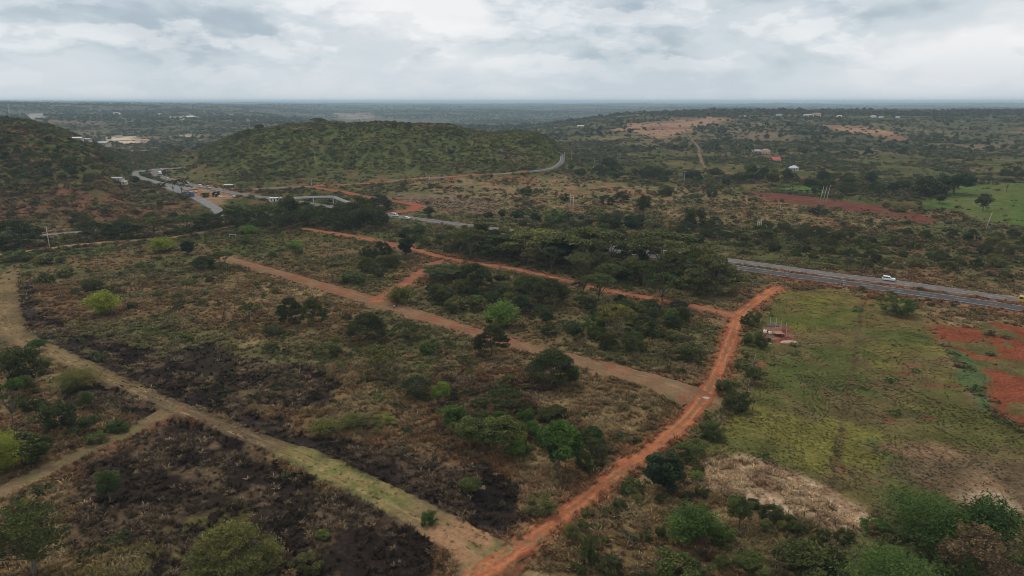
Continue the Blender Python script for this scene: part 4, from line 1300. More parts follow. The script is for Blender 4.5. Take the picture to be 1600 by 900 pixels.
def fill_trees():
    g = np.random.default_rng(77); marks = [r for r in REG if r[3] != 'person']; used = set(r[2] for r in REG)
    WORD = dict(A='flat acacia', L='layered acacia', Y='fever tree', U='umbrella sapling', B='leafy tree', M='round tree', S='bush', E='evergreen', F='feathery bush')
    TW = dict(dk='dark', vd='very dark', md='green', ol='olive', gn='fresh green', yo='pale', bn='brown')
    def own_label(xx, yy, ww, k, t, s0, s1):
        d = math.hypot(xx, yy); lim = max(16.0, .075 * d)
        near = sorted((math.hypot(xx - m[0], (yy - m[1]) * .7), m) for m in marks)[:5]
        size = 'small' if ww < s0 + (s1 - s0) * .35 else ('large' if ww > s0 + (s1 - s0) * .7 else '')
        for q, m in near:
            if q > lim: break
            if WORD[k].split()[-1] in m[2] and q < 2: continue
            dx, dy = xx - m[0], yy - m[1]
            rel = ('right of' if dx > 0 else 'left of') if abs(dx) * 1.2 > abs(dy) else ('behind' if dy > 0 else 'in front of')
            if abs(dx) < lim * .45 and rel[0] in 'rl': rel = 'just ' + rel
            lab = ' '.join(f'{size} {TW[t]} {WORD[k]} {rel} the {m[2]}'.split())
            if lab not in used and len(lab.split()) <= 16:
                used.add(lab); return lab
        return None
    polys = pw_all({i: f[0] for i, f in enumerate(FILL)})
    for i, (_, cnt, kinds, tints, (s0, s1, *hf), lab, grp) in enumerate(FILL):
        P = polys[i]; got = 0
        lo, hi = P[:, :2].min(0), P[:, :2].max(0)
        for rep in range(60):
            if got >= cnt: break
            x = g.uniform(lo[0], hi[0], 200); y = g.uniform(lo[1], hi[1], 200)
            ok = (poly_sd(x, y, P) > 0)
            x, y = x[ok], y[ok]
            if len(x) == 0: continue
            w = g.uniform(s0, s1, len(x)); ok = ~near_road(x, y, np.maximum(1.0, w * .42))
            for xx, yy, ww, o in zip(x, y, w, ok):
                if not o or got >= cnt: continue
                cl = .62 if len(kinds) else .8
                if any((xx - a) ** 2 + (yy - b) ** 2 < ((ww / 2 + c) * cl) ** 2 for a, b, c in TREEPOS): continue
                k = kinds[g.integers(len(kinds))]; t = tints[g.integers(len(tints))]
                hh = ww * (dict(A=.62, L=.68, Y=.62, U=.85, B=.9, M=.8, S=.6, E=1.6, F=.75)[k]) * g.uniform(.85, 1.15) * (hf[0] if hf else 1)
                plant(k, t, (xx, yy, float(zf(xx, yy))), ww, hh, own_label(xx, yy, ww, k, t, s0, s1) or lab, grp, got)
                TREEPOS.append((xx, yy, ww / 2)); got += 1
# ------------------------------------------------------------------ built things
WHITE = plain_mat('white_paint', (.78, .78, .76), .4, .4, .05, 2)
CREAM = plain_mat('cream_plaster', (.55, .48, .40), .85, .1, .12, .6)
CONC = plain_mat('concrete', (.46, .45, .42), .85, .15, .18, .5)
WHITEC = plain_mat('whitewashed_concrete', (.50, .49, .47), .8, .15, .1, .4)
POLEM = plain_mat('pole_timber', (.48, .45, .40), .85, .1, .2, 1.5)
DARKW = plain_mat('dark_timber', (.075, .055, .042), .9, .1, .25, 3)
STEEL = plain_mat('galvanised_steel', (.48, .48, .48), .5, .4, .12, 3, .4)
GLASS = plain_mat('dark_glass', (.03, .035, .04), .12, .5, .05)
TYRE = plain_mat('tyre_rubber', (.025, .025, .025), .85, .2, .1)
LAMP = plain_mat('lamp_lens', (.7, .7, .68), .2, .5, .02)
TAILL = plain_mat('tail_lens', (.35, .03, .03), .3, .5, .02)
YEL = plain_mat('yellow_paint', (.62, .38, .03), .4, .4, .06, 2)
BLUE = plain_mat('blue_paint', (.06, .10, .30), .4, .4, .08, 2)
SILV = plain_mat('silver_paint', (.42, .43, .44), .35, .5, .05, 2)
ROOF_RED = plain_mat('red_roof_sheet', (.46, .085, .075), .6, .3, .15, .5)
ROOF_PINK = plain_mat('faded_red_roof', (.42, .20, .15), .75, .2, .18, .5)
ROOF_GREY = plain_mat('grey_roof_sheet', (.30, .30, .31), .6, .3, .15, .5)
ROOF_BLUE = plain_mat('pale_blue_roof_sheet', (.42, .47, .54), .5, .3, .08, .5)
ROOF_WHITE = plain_mat('bright_roof_sheet', (.50, .48, .45), .5, .3, .1, .5)
BROWNB = plain_mat('brown_board', (.32, .165, .10), .85, .1, .15, 2)
BRICKM = plain_mat('red_brick', (.22, .10, .075), .9, .1, .25, 4)
SKINM = plain_mat('skin', (.10, .06, .042), .6, .3, .08)
SHIRT_W = plain_mat('white_shirt', (.70, .70, .70), .9, .1, .08)
CLOTH_D = plain_mat('dark_cloth', (.035, .037, .045), .9, .1, .1)
CLOTH_B = plain_mat('blue_cloth', (.05, .08, .16), .9, .1, .1)

def at(*pts):
    return pw_all({0: pts})[0]

def heading(roadkey, p):
    L = ROADW[roadkey]; i = int(np.argmin(np.hypot(L[:, 0] - p[0], L[:, 1] - p[1]))); i = min(max(i, 1), len(L) - 2)
    t = L[i + 1, :2] - L[i - 1, :2]
    return math.atan2(t[1], t[0]), ROADZ[roadkey][i], L[i]

# ---- utility poles
def utility_pole(p, hgt, lean, arm, label, group=None, box=False):
    e = thing('utility_pole', label, 'pole', tuple(map(float, p)), 0, group)
    k = lean
    MB().tube([(0, 0, -.8), (k * .5, 0, hgt * .5), (k, 0, hgt)], [.2, .17, .13], 8).build('shaft', POLEM, e, True)
    if arm:
        a = MB().box((k, .14, hgt - .45), (2.0, .12, .14), 0, .02).build('crossarm', POLEM, e)
        for q in (-.9, 0, .9):
            MB().tube([(k + q, .14, hgt - .38), (k + q, .14, hgt - .25), (k + q, .14, hgt - .1)], [.045, .07, .04], 6).build('insulator', CONC, a)
    if box:
        MB().box((k, -.35, hgt * .12), (2.6, 1.6, 1.9), 0, .1).build('cabinet', WHITE, e)
    return e
POLES = [
 (78, 389, 35, 0, 1, 'utility pole with crossarm beside the sandy farm track on the left'),
 (493, 257, 18, 0, 1, 'utility pole standing alone on the central hillside'),
 (487, 292, 13, 0, 0, 'short pole where the red branch leaves the hill-foot road'),
 (666, 286, 17, 0, 0, 'left pole of the pair beside the hill-foot road'),
 (671, 285, 13, 0, 0, 'right shorter pole of the pair beside the hill-foot road'),
 (882, 257, 19, -.4, 0, 'pole right beside the bend of the tarmac hill road'),
 (893, 252, 17, 0, 0, 'thin pole uphill of the tarmac bend'),
 (891, 327, 24, -.2, 0, 'left pole of the pair on the tan plain above the highway belt'),
 (896, 325, 18, 0, 0, 'right pole of the pair on the tan plain above the highway belt'),
 (928, 264, 16, 0, 1, 'pole with a white cabinet at its foot'),
 (1068, 289, 21, .6, 0, 'single pale pole in front of the wooded strip'),
 (1183, 360, 18, 0, 0, 'left of three short poles beyond the highway'),
 (1186, 361, 18, 0, 0, 'middle of three short poles beyond the highway'),
 (1189, 359, 16, 0, 0, 'right of three short poles beyond the highway'),
 (1280, 319, 28, 1.9, 0, 'left of the three tall leaning poles on the red field'),
 (1285, 319, 28, 1.9, 0, 'middle of the three tall leaning poles on the red field'),
 (1290, 318, 28, 1.9, 0, 'right of the three tall leaning poles on the red field'),
 (1539, 361, 29, 2.2, 0, 'single leaning pole below the far green field'),
 (1219, 330, 14, 0, 0, 'short pole left of the dark bush under the leaning poles'),
]
for (x, y, h, lean, arm, lab), p in zip(POLES, at(*[(q[0], q[1]) for q in POLES])):
    utility_pole(p, h * depth_of(p) / FPX * 1.02, lean, arm, lab, 'utility poles', 'cabinet' in lab)

# ---- masts on the skyline
def mast(p, hgt, label):
    e = thing('radio_mast', label, 'mast', tuple(map(float, p)), 0, 'radio masts on the skyline')
    for k in range(3):
        a = k * 2.094
        MB().tube([(math.cos(a) * 3, math.sin(a) * 3, 0), (math.cos(a) * .6, math.sin(a) * .6, hgt)], [.5, .25], 5).build('leg', STEEL, e)
    for i in range(5):
        z = hgt * (i + .5) / 5; r = 3 - 2.4 * z / hgt
        q = [(math.cos(k * 2.094) * r, math.sin(k * 2.094) * r, z) for k in range(3)]
        b = MB()
        for k in range(3): b.tube([q[k], q[(k + 1) % 3]], [.3, .3], 4)
        b.build('bracing', STEEL, e)
for (x, y, h, lab) in ((12, 161, 20, 'taller of two masts on the far left skyline'), (28, 161, 12, 'shorter of two masts on the far left skyline')):
    p = at((x, y))[0]; d = min(depth_of(p), 2300); t = d / depth_of(p)
    X, Y = p[0] * t, p[1] * t
    mast((X, Y, float(zf(X, Y))), h * d / FPX, lab); TOPS.append(float(zf(X, Y)) + h * d / FPX)

# ---- vehicles (nose towards +x)
def wheel(parent, x, y, r, w=.22):
    n = 14; ring = lambda rr, yy: [(x + rr * math.cos(2 * math.pi * k / n), yy, r + rr * math.sin(2 * math.pi * k / n)) for k in range(n)]
    wl_ = MB().loft([ring(r * .62, y - w / 2), ring(r, y - w / 2 + .03), ring(r, y + w / 2 - .03), ring(r * .62, y + w / 2)], False).build('wheel', TYRE, parent, True)
    MB().loft([ring(r * .6, y - w / 2 + .03), ring(r * .6, y + w / 2 - .03)]).build('rim', STEEL, wl_)

def shell(prof, w, inset=.07):
    """closed side outline (x, z) swept across the width with rounded shoulders"""
    cz = sum(p[1] for p in prof) / len(prof); cx = sum(p[0] for p in prof) / len(prof)
    zt = max(p[1] for p in prof)
    def ring(y, k, tuck):
        return [(cx + (x - cx) * (1 - k), y * (1 - tuck * max(0, (z - .9) / max(zt - .9, .1))), cz + (z - cz) * (1 - k)) for x, z in prof]
    h = w / 2
    return MB().loft([ring(-h, .035, .14), ring(-h + inset, 0, .14), ring(h - inset, 0, .14), ring(h, .035, .14)])

def car(kind, paint, p, rz, label, group=None):
    e = thing({'suv': 'suv', 'car': 'car', 'van': 'van', 'lorry': 'lorry', 'bus': 'minibus'}[kind], label, {'suv': 'car', 'car': 'car', 'van': 'van', 'lorry': 'lorry', 'bus': 'minibus'}[kind], tuple(map(float, p)), rz, group)
    if kind == 'suv':
        L, w, r = 4.75, 1.88, .38
        prof = [(-2.3, .45), (-2.36, .95), (-2.26, 1.15), (-2.05, 1.72), (-1.8, 1.80), (.1, 1.82), (.35, 1.76), (1.0, 1.18), (1.2, 1.12), (2.15, 1.02), (2.34, .85), (2.36, .48), (1.9, .34), (-1.9, .34)]
        sw = [(-1.95, 1.18, -1.85, 1.62), (-1.0, 1.18, -.95, 1.64), (-.05, 1.18, -.05, 1.64)]; wx = (1.45, -1.42); win_x = [(-2.05, -1.1), (-1.02, -.1), (-.02, .72)]; wz = (1.17, 1.66)
        ws = ((.38, 1.70), (.98, 1.2)); rs = ((-2.12, 1.66), (-2.27, 1.2))
    elif kind == 'car':
        L, w, r = 4.3, 1.72, .32
        prof = [(-2.1, .4), (-2.15, .85), (-1.75, .98), (-1.35, 1.35), (-1.1, 1.44), (.05, 1.45), (.3, 1.38), (.95, .95), (1.9, .84), (2.12, .68), (2.12, .38), (1.8, .26), (-1.8, .26)]
        wx = (1.3, -1.3); win_x = [(-1.5, -.75), (-.68, .02), (.06, .62)]; wz = (.95, 1.34); ws = ((.33, 1.34), (.92, .97)); rs = ((-1.38, 1.32), (-1.72, 1.0))
    else:
        L, w, r = 5.1, 1.9, .36
        prof = [(-2.5, .45), (-2.55, 1.2), (-2.45, 2.05), (-2.3, 2.16), (1.0, 2.18), (1.35, 2.08), (2.05, 1.25), (2.45, 1.05), (2.56, .8), (2.55, .42), (2.2, .3), (-2.2, .3)]
        wx = (1.65, -1.6); win_x = [(-2.3, -1.2), (-1.1, 0.0), (.1, 1.15)]; wz = (1.25, 1.9); ws = ((1.4, 2.02), (2.0, 1.3)); rs = ((-2.46, 1.95), (-2.54, 1.3))
    if kind in ('lorry',):
        L, w, r = 8.4, 2.4, .48
        cab = shell([(2.2, .7), (2.2, 2.7), (3.6, 2.72), (3.95, 2.5), (4.15, 1.6), (4.2, .65), (3.9, .5), (2.4, .5)], 2.3, .1).build('cab', paint, e)
        MB().box((-1.05, 0, 2.05), (6.2, 2.4, 2.3), 0, .04).build('cargo_box', paint, e)
        MB().box((-.6, 0, .72), (7.6, .9, .3)).build('chassis', TYRE, e)
        MB().add([(4.0, -.95, 2.45), (4.0, .95, 2.45), (4.17, 1.0, 1.65), (4.17, -1.0, 1.65)], [(0, 1, 2, 3)]).build('windscreen', GLASS, cab)
        for s in (-1, 1):
            MB().box((3.2, s * 1.1, 2.05), (.8, .12, .65)).build('window', GLASS, cab)
            MB().box((4.2, s * .8, .95), (.06, .3, .18)).build('headlight', LAMP, cab)
            for x in (3.2, -2.0, -3.2): wheel(e, x, s * 1.0, r, .34)
        return e
    b = shell(prof, w).build('body', paint, e)
    zt = max(q[1] for q in prof)
    def half(z): return w / 2 * (1 - .14 * max(0, (z - .9) / (zt - .9)))
    for (x0, x1) in win_x:
        for s in (-1, 1):
            y0, y1 = s * (half(wz[0]) + .012), s * (half(wz[1]) + .012)
            MB().add([(x0, y0, wz[0]), (x1, y0, wz[0]), (x1 - (.12 if x1 > 0 and kind != 'van' else 0) - (.3 if x1 == win_x[-1][1] and kind != 'van' else 0), y1, wz[1]), (x0 + .05, y1, wz[1])], [(0, 1, 2, 3)]).build('window', GLASS, b)
    for nm, ((xa, za), (xb, zb)), d in (('windscreen', ws, .03), ('rear_window', rs, -.03)):
        ya, yb = half(za) - .16, half(zb) - .12
        MB().add([(xa + d, -ya, za + .015), (xa + d, ya, za + .015), (xb + d, yb, zb + .02), (xb + d, -yb, zb + .02)], [(0, 1, 2, 3)]).build(nm, GLASS, b)
    f, q = prof, max(v[0] for v in prof)
    for s in (-1, 1):
        MB().box((q - .03, s * (w / 2 - .32), .78), (.1, .36, .16), 0, .03).build('headlight', LAMP, e)
        MB().box((min(v[0] for v in prof) + .03, s * (w / 2 - .2), .95), (.08, .16, .3), 0, .02).build('tail_light', TAILL, e)
        for x in wx: wheel(e, x, s * (w / 2 - .1), r)
    MB().box((q - .02, 0, .48), (.14, w * .9, .2), 0, .05).build('bumper', CLOTH_D, e)
    if kind in ('van', 'bus'):
        MB().box((-.6, 0, 2.2), (2.4, 1.3, .06)).build('roof_rack', STEEL, e)
    return e

VEH = [
 (1388, 440.5, 'far', 1, 'suv', WHITE, 'white four-wheel-drive car driving on the open highway at right', None),
 (1604, 474.5, 'far', 1, 'van', YEL, 'yellow van entering at the right edge of the highway', None),
 (617, 339.5, 'far', 1, 'van', WHITE, 'white van on the highway left of the dark acacia belt', None),
 (636, 343, 'far', 1, 'car', WHITE, 'low white car right behind the white van', None),
 (250, 273.5, 'far', -1, 'lorry', WHITE, 'white box lorry on the inner curve of the bend', None),
 (262, 280.5, 'far', -1, 'car', WHITE, 'white car following the box lorry round the bend', None),
 (253, 266, 'far', -1, 'car', WHITE, 'small white car at the far end of the bend', None),
 (283, 286.5, 'far', 1, 'bus', WHITE, 'left one of two white minibuses parked at the stop', None),
 (292, 288, 'far', 1, 'bus', WHITE, 'right one of two white minibuses parked at the stop', None),
 (313, 293.2, 'far', 1, 'van', WHITE, 'left one of two white vans in the road by the forecourt', None),
 (326, 295.5, 'far', 1, 'van', SILV, 'right one of two pale vans in the road by the forecourt', None),
 (300, 307.5, 'ramp', 1, 'lorry', BLUE, 'blue lorry standing at the head of the slip road', None),
 (306, 300.5, 'ramp', 1, 'car', YEL, 'pale yellow car parked behind the blue lorry', None),
 (344, 308, 'far', 1, 'car', WHITE, 'white car parked at the forecourt bushes', None),
 (366, 308.5, 'far', 1, 'car', SILV, 'silver car near the trees right of the forecourt', None),
]
for (x, y, rk, sgn, kd, paint, lab, grp), p in zip(VEH, at(*[(v[0], v[1]) for v in VEH])):
    rz, z, Lr = heading(rk, p)
    onroad = math.hypot(p[0] - Lr[0], p[1] - Lr[1]) < Lr[2] / 2 + 1
    car(kd, paint, (p[0], p[1], (z + .05) if onroad else p[2] + .05), rz + (0 if sgn < 0 else math.pi), lab, grp)

# ---- houses
def house(p, w, d, h, rz, wall, roofm, label, hip=False, rise=.3, group=None, nwin=2, cat='house', name='house'):
    e = thing(name, label, cat, (float(p[0]), float(p[1]), float(p[2]) - .2), rz, group)
    MB().box((0, 0, h / 2), (w, d, h)).build('wall', wall, e)
    o = .5; W, D, rr = w / 2 + o, d / 2 + o, rise * d
    if rise < .05:
        MB().box((0, 0, h + .16), (w + 1, d + 1, .3)).build('roof', roofm, e)
    else:
        k = W - D * .9 if hip else W
        v = [(-W, -D, h), (W, -D, h), (W, D, h), (-W, D, h), (-k, 0, h + rr), (k, 0, h + rr)]
        v += [(x, y, z + .14) for x, y, z in v]
        fs = [(6, 7, 11, 10), (8, 9, 10, 11), (7, 8, 11), (9, 6, 10), (1, 0, 4, 5), (3, 2, 5, 4), (2, 1, 5), (0, 3, 4), (0, 1, 7, 6), (1, 2, 8, 7), (2, 3, 9, 8), (3, 0, 6, 9)]
        MB().add(v, fs).build('roof', roofm, e)
    MB().box((0, -d / 2 - .03, 1.05), (1.0, .08, 2.1)).build('door', DARKW, e)
    for i in range(nwin):
        x = (-1 if i % 2 == 0 else 1) * w * (.28 + .12 * (i // 2))
        f = MB().box((x, -d / 2 - .03, h * .55), (1.3, .08, 1.2)).build('window', WHITE, e)
        MB().box((x, -d / 2 - .08, h * .55), (1.1, .04, 1.0)).build('pane', GLASS, f)
    return e
HOUSES = [
 (1211, 253, 11, 8, 3.2, .25, CREAM, ROOF_RED, 'house with a bright red roof on the far slope', False, .32),
 (1196, 240, 11, 8, 4.5, -.1, CREAM, ROOF_PINK, 'house with a faded pink roof above the bright red one', True, .3),
 (1180, 239, 13, 8, 3.2, .1, CREAM, ROOF_GREY, 'long grey-roofed house left of the faded pink roof', False, .22),
 (1240, 266, 8.5, 7, 2.8, -.2, CREAM, ROOF_BLUE, 'small house with a pale blue hipped roof in the trees', True, .34),
 (907, 199, 16, 9, 3.2, .1, CREAM, ROOF_WHITE, 'lone pale house on the ridge left of the bare field', False, .2),
 (1108, 186, 12, 9, 4, .0, CREAM, ROOF_PINK, 'pinkish building at the top of the bare field', False, .2),
 (1160, 184, 15, 9, 4, .0, CREAM, ROOF_WHITE, 'pale long building right of the bare field', False, .15),
 (1217, 182, 13, 10, 5, .1, CREAM, ROOF_GREY, 'grey building in the dark trees on the right ridge', True, .2),
 (1261, 182, 17, 11, 5, .0, CREAM, ROOF_WHITE, 'left one of the cream blocks on the right ridge', False, .12),
 (1275, 182, 20, 12, 8, .1, CREAM, ROOF_PINK, 'right taller one of the cream blocks on the right ridge', False, .12),
 (1311, 183, 10, 8, 3.5, .0, WHITE, ROOF_WHITE, 'tiny white house on the ridge right of the cream blocks', False, .2),
 (1364, 184, 12, 9, 4, .1, WHITE, ROOF_WHITE, 'left one of two white houses far along the right ridge', False, .2),
 (1377, 184, 10, 8, 3.5, .0, WHITE, ROOF_GREY, 'right one of two white houses far along the right ridge', True, .2),
 (1402, 185, 9, 7, 3.5, .0, WHITE, ROOF_WHITE, 'rightmost tiny white house on the right ridge', False, .2),
 (122, 221, 8, 6, 3.2, .2, CREAM, ROOF_WHITE, 'leftmost white building of the valley village', False, .15),
 (134, 222, 10, 6, 3, .1, CREAM, ROOF_GREY, 'second white building of the valley village', False, .15),
 (158, 229, 18, 8, 4, -.1, CREAM, ROOF_GREY, 'grey-roofed building at the front of the valley village', False, .2),
 (170, 229, 9, 6, 3, .1, CREAM, ROOF_WHITE, 'small white building at the front of the valley village', False, .2),
 (186, 215, 16, 7, 3.5, .15, CREAM, ROOF_WHITE, 'long white shed beside the pale quarry yard', False, .15),
 (228, 222, 18, 9, 4, .0, CREAM, ROOF_PINK, 'pinkish shed at the right end of the quarry yard', False, .2),
 (183, 180, 24, 14, 9, .0, WHITE, ROOF_WHITE, 'white block far away on the hazy left plateau', False, .1),
 (247, 181, 26, 14, 8, .1, WHITE, ROOF_WHITE, 'pale block left of the far white quarry', False, .1),
 (362, 182, 18, 12, 7, .0, WHITE, ROOF_WHITE, 'small white block right of the far white quarry', False, .1),
 (430, 314, 7.5, 5, 2.4, .1, WHITE, ROOF_WHITE, 'white kiosk left of the footbridge', False, .02),
 (183, 283, 9, 6, 2.6, .1, CREAM, ROOF_GREY, 'grey roadside shed left of the bend', False, .12),
 (190, 288, 8, 5, 2.4, .2, CREAM, ROOF_WHITE, 'pale roadside shed left of the bend', False, .1),
 (358, 293, 7, 4, 2.4, .0, DARKW, ROOF_WHITE, 'small market shelter with pale roof under the hill', False, .1),
]
for (x, y, w, d, h, rz, wall, rf, lab, hip, rise), p in zip(HOUSES, at(*[(q[0], q[1]) for q in HOUSES])):
    nm = 'house' if 'house' in lab else ('kiosk' if 'kiosk' in lab else 'building')
    house(p, w, d, h, rz, wall, rf, lab, hip, rise, None, 4 if w > 15 else 2, nm, nm)

# ---- white footbridge over the highway
def footbridge():
    base = [(456, 321.8, 5.2),  (490, 320, 5.4), (521, 319.5, 5.4), (546, 325, 3.4), (566, 329, .6)]
    P = at(*[(b[0], b[1]) for b in base]); o = P[1]
    e = thing('footbridge', 'white concrete footbridge with a ramp beyond the dark wood', 'bridge', tuple(map(float, o)))
    Q = [np.array([p[0] - o[0], p[1] - o[1], p[2] - o[2] + b[2]]) for p, b in zip(P, base)]
    for i in range(len(Q) - 1):
        a, b = Q[i], Q[i + 1]; t = b - a; t[2] = 0; L = np.linalg.norm(t); t /= L; n = np.array([-t[1], t[0], 0]) * 1.0
        nm = 'deck' if i < 2 else 'ramp'
        v = [a - n, a + n, b + n, b - n]; v = v + [q - np.array([0, 0, .4]) for q in v]
        d_ = MB().add(v, [(0, 3, 2, 1), (4, 5, 6, 7), (0, 1, 5, 4), (1, 2, 6, 5), (2, 3, 7, 6), (3, 0, 4, 7)]).build(nm, WHITEC, e)
        for s in (-1, 1):
            m = n * s; k = n * s * .88; up = np.array([0, 0, .75])
            v = [a + m, b + m, b + k, a + k]; v = [q + np.array([0, 0, .01]) for q in v] + [q + up for q in v]
            MB().add(v, [(0, 1, 2, 3), (4, 7, 6, 5), (0, 4, 5, 1), (1, 5, 6, 2), (2, 6, 7, 3), (3, 7, 4, 0)]).build('parapet', WHITEC, d_)
    for i in range(4):
        MB().box((Q[i][0], Q[i][1], Q[i][2] / 2 - .4), (.6, .6, Q[i][2] - .2), 0, .05).build('pier', WHITEC, e)
footbridge()

# ---- building plot by the green field
def plot():
    posts = [(1203, 508, 12), (1212, 512, 13), (1220, 515, 13), (1228.5, 511, 7), (1228, 527, 14)]
    P = at(*[(a, b) for a, b, c in posts]); o = P[1]
    e = thing('shed_frame', 'bare frame of thin pale posts on the building plot', 'frame', tuple(map(float, o)))
    for (a, b, h), p in zip(posts, P):
        hh = h * depth_of(p) / FPX * 1.15
        MB().tube([(p[0] - o[0], p[1] - o[1], -.3), (p[0] - o[0], p[1] - o[1], hh)], [.1, .09], 6).build('post', POLEM, e)
    for i in (0, 1):
        a, b = P[i] - o, P[i + 1] - o
        MB().tube([(a[0], a[1], 1.2), (b[0], b[1], 1.2)], [.035, .035], 5).build('rail', POLEM, e)
    t = at((1195, 520), (1206, 521), (1217, 525), (1199, 535), (1233, 535), (1188, 504), (1213, 514))
    a = thing('water_tank', 'white round water tank beside the brick pen', 'tank', tuple(map(float, t[0])))
    ring = lambda r, z: [(r * math.cos(k * .5236), r * math.sin(k * .5236), z) for k in range(12)]
    MB().loft([ring(.5, 0), ring(.52, .1), ring(.52, .85), ring(.42, 1.0), ring(.15, 1.06)]).build('body', WHITE, a, True)
    MB().loft([ring(.17, 1.05), ring(.17, 1.14)]).build('lid', CLOTH_D, a)
    a = thing('trough', 'white open trough between the tank and brown platform', 'trough', tuple(map(float, t[1])), .1)
    for nm, c, d in (('base', (0, 0, .12), (1.9, 1.0, .24)),): MB().box(c, d, 0, .08).build(nm, WHITE, a)
    for c, d in (((0, .45, .42), (1.9, .12, .4)), ((0, -.45, .42), (1.9, .12, .4)), ((.9, 0, .42), (.12, .77, .4)), ((-.9, 0, .42), (.12, .77, .4))): MB().box(c, d).build('side', WHITE, a)
    a = thing('platform', 'low brown board platform on the building plot', 'platform', tuple(map(float, t[2])), .05)
    for i in range(6): MB().box((-1.15 + i * .46, .8, .92), (.44, 3.0, .06)).build('plank', BROWNB, a)
    for x in (-1.2, 1.2):
        for y in (-.6, 2.2): MB().box((x, y, .44), (.12, .12, .88)).build('leg', DARKW, a)
    MB().box((0, -.62, .98), (2.7, .1, .12)).build('edge_beam', POLEM, a)
    a = thing('brick_pen', 'low red brick pen with pale posts in front of the tank', 'pen', tuple(map(float, t[3])), .03)
    MB().box((0, 1.2, .5), (3.0, .22, 1.0)).build('wall', BRICKM, a)
    for x in (-1.4, 1.4): MB().box((x, .4, .5), (.22, 1.38, 1.0)).build('wall', BRICKM, a)
    for x in (-1.45, 0, 1.5): MB().tube([(x, -.5, -.2), (x, -.5, 1.6)], [.05, .05], 5).build('post', POLEM, a)
    for z0, z1 in ((.3, 1.3), (1.3, .3)): MB().tube([(-1.4, -.5, z0), (0, -.5, z1), (1.45, -.5, z0)], [.03, .03, .03], 4).build('brace', POLEM, a)
    for s in range(2): MB().box((-.8 + s * 1.3, -1.0, .06), (.8, .3, .14), .1).build('kerb_stone', CONC, a)
    def heap(p, r, h, m, nm, lab, sx=1.5):
        g = np.random.default_rng(int(p[0])); n = 18; rings = []
        for k, (q, z) in enumerate(((1, -.1), (.8, .35), (.5, .75), (.18, 1.0))):
            rings.append([(sx * r * q * math.cos(i * 6.283 / n) * g.uniform(.85, 1.15), r * q * math.sin(i * 6.283 / n) * g.uniform(.85, 1.15), h * z * g.uniform(.9, 1.1) if z > 0 else -.1) for i in range(n)])
        o = link(nm, MB().loft(rings).mesh(nm, m, True), None, tuple(map(float, p)), label=lab, category=nm.split('_')[-1])
    PALE = plain_mat('pale_sand', (.42, .29, .21), .95, .05, .15, 2); CEM = plain_mat('pale_cement', (.38, .33, .27), .95, .05, .12, 2); BAL = plain_mat('blue_grey_gravel', (.10, .095, .095), .95, .05, .3, 5)
    heap(t[4], 1.5, .55, PALE, 'sand_heap', 'pale sand heap at the corner of the building plot', 2.0)
    heap(t[6] + np.array([0, 3, 0]), 1.5, .7, BAL, 'gravel_heap', 'dark blue-grey gravel heap behind the pale posts', 1.7)
    q = at((1103, 622))[0]; q[2] += .07
    heap(q, .8, .16, CEM, 'cement_heap', 'pale cement heap on the orange track at the brown track mouth', 1.2)
    p = t[5]; a = thing('marker_post', 'thin pale post left of the building plot', 'post', tuple(map(float, p)))
    MB().tube([(0, 0, -.3), (0, 0, 1.3)], [.07, .06], 6).build('shaft', POLEM, a); MB().box((0, 0, 1.33), (.16, .16, .06)).build('cap', CONC, a)
plot()

# ---- wire fence below the straw patch
def fence(px, label, hp=1.35):
    P = at(*px); o = P[0]
    e = thing('wire_fence', label, 'fence', tuple(map(float, o)))
    for i, p in enumerate(P):
        q = p - o; k = .06 * math.sin(i * 2.3)
        MB().tube([(q[0], q[1], q[2] - .4), (q[0] + k, q[1], q[2] + hp)], [.085, .07], 6).build('post', DARKW, e)
    for z in (.45, .85, 1.2):
        MB().tube([tuple(p - o + np.array([0, -.08, z])) for p in P], [.008] * len(P), 4).build('wire', STEEL, e)
fence([(1060, 752), (1081, 758), (1103, 765), (1126, 773), (1150, 782), (1178, 790), (1206, 797), (1232, 804), (1256, 811), (1280, 818), (1305, 824), (1332, 831)], 'dark post and wire fence below the straw patch')
fence([(1176, 640), (1168, 612), (1172, 590), (1177, 570), (1182, 552)], 'pale post fence along the left boundary of the green field', 1.7)

def gate_frame():
    p = at((364, 371))[0]; e = thing('goal_frame', 'small white frame beside bushes near the brown track head', 'frame', tuple(map(float, p)), .05)
    for x in (-1.6, 1.6): MB().tube([(x, 0, -.2), (x, 0, 1.7)], [.07, .07], 6).build('post', WHITE, e)
    MB().tube([(-1.7, 0, 1.72), (1.7, 0, 1.72)], [.08, .08], 6).build('crossbar', WHITE, e)
gate_frame()

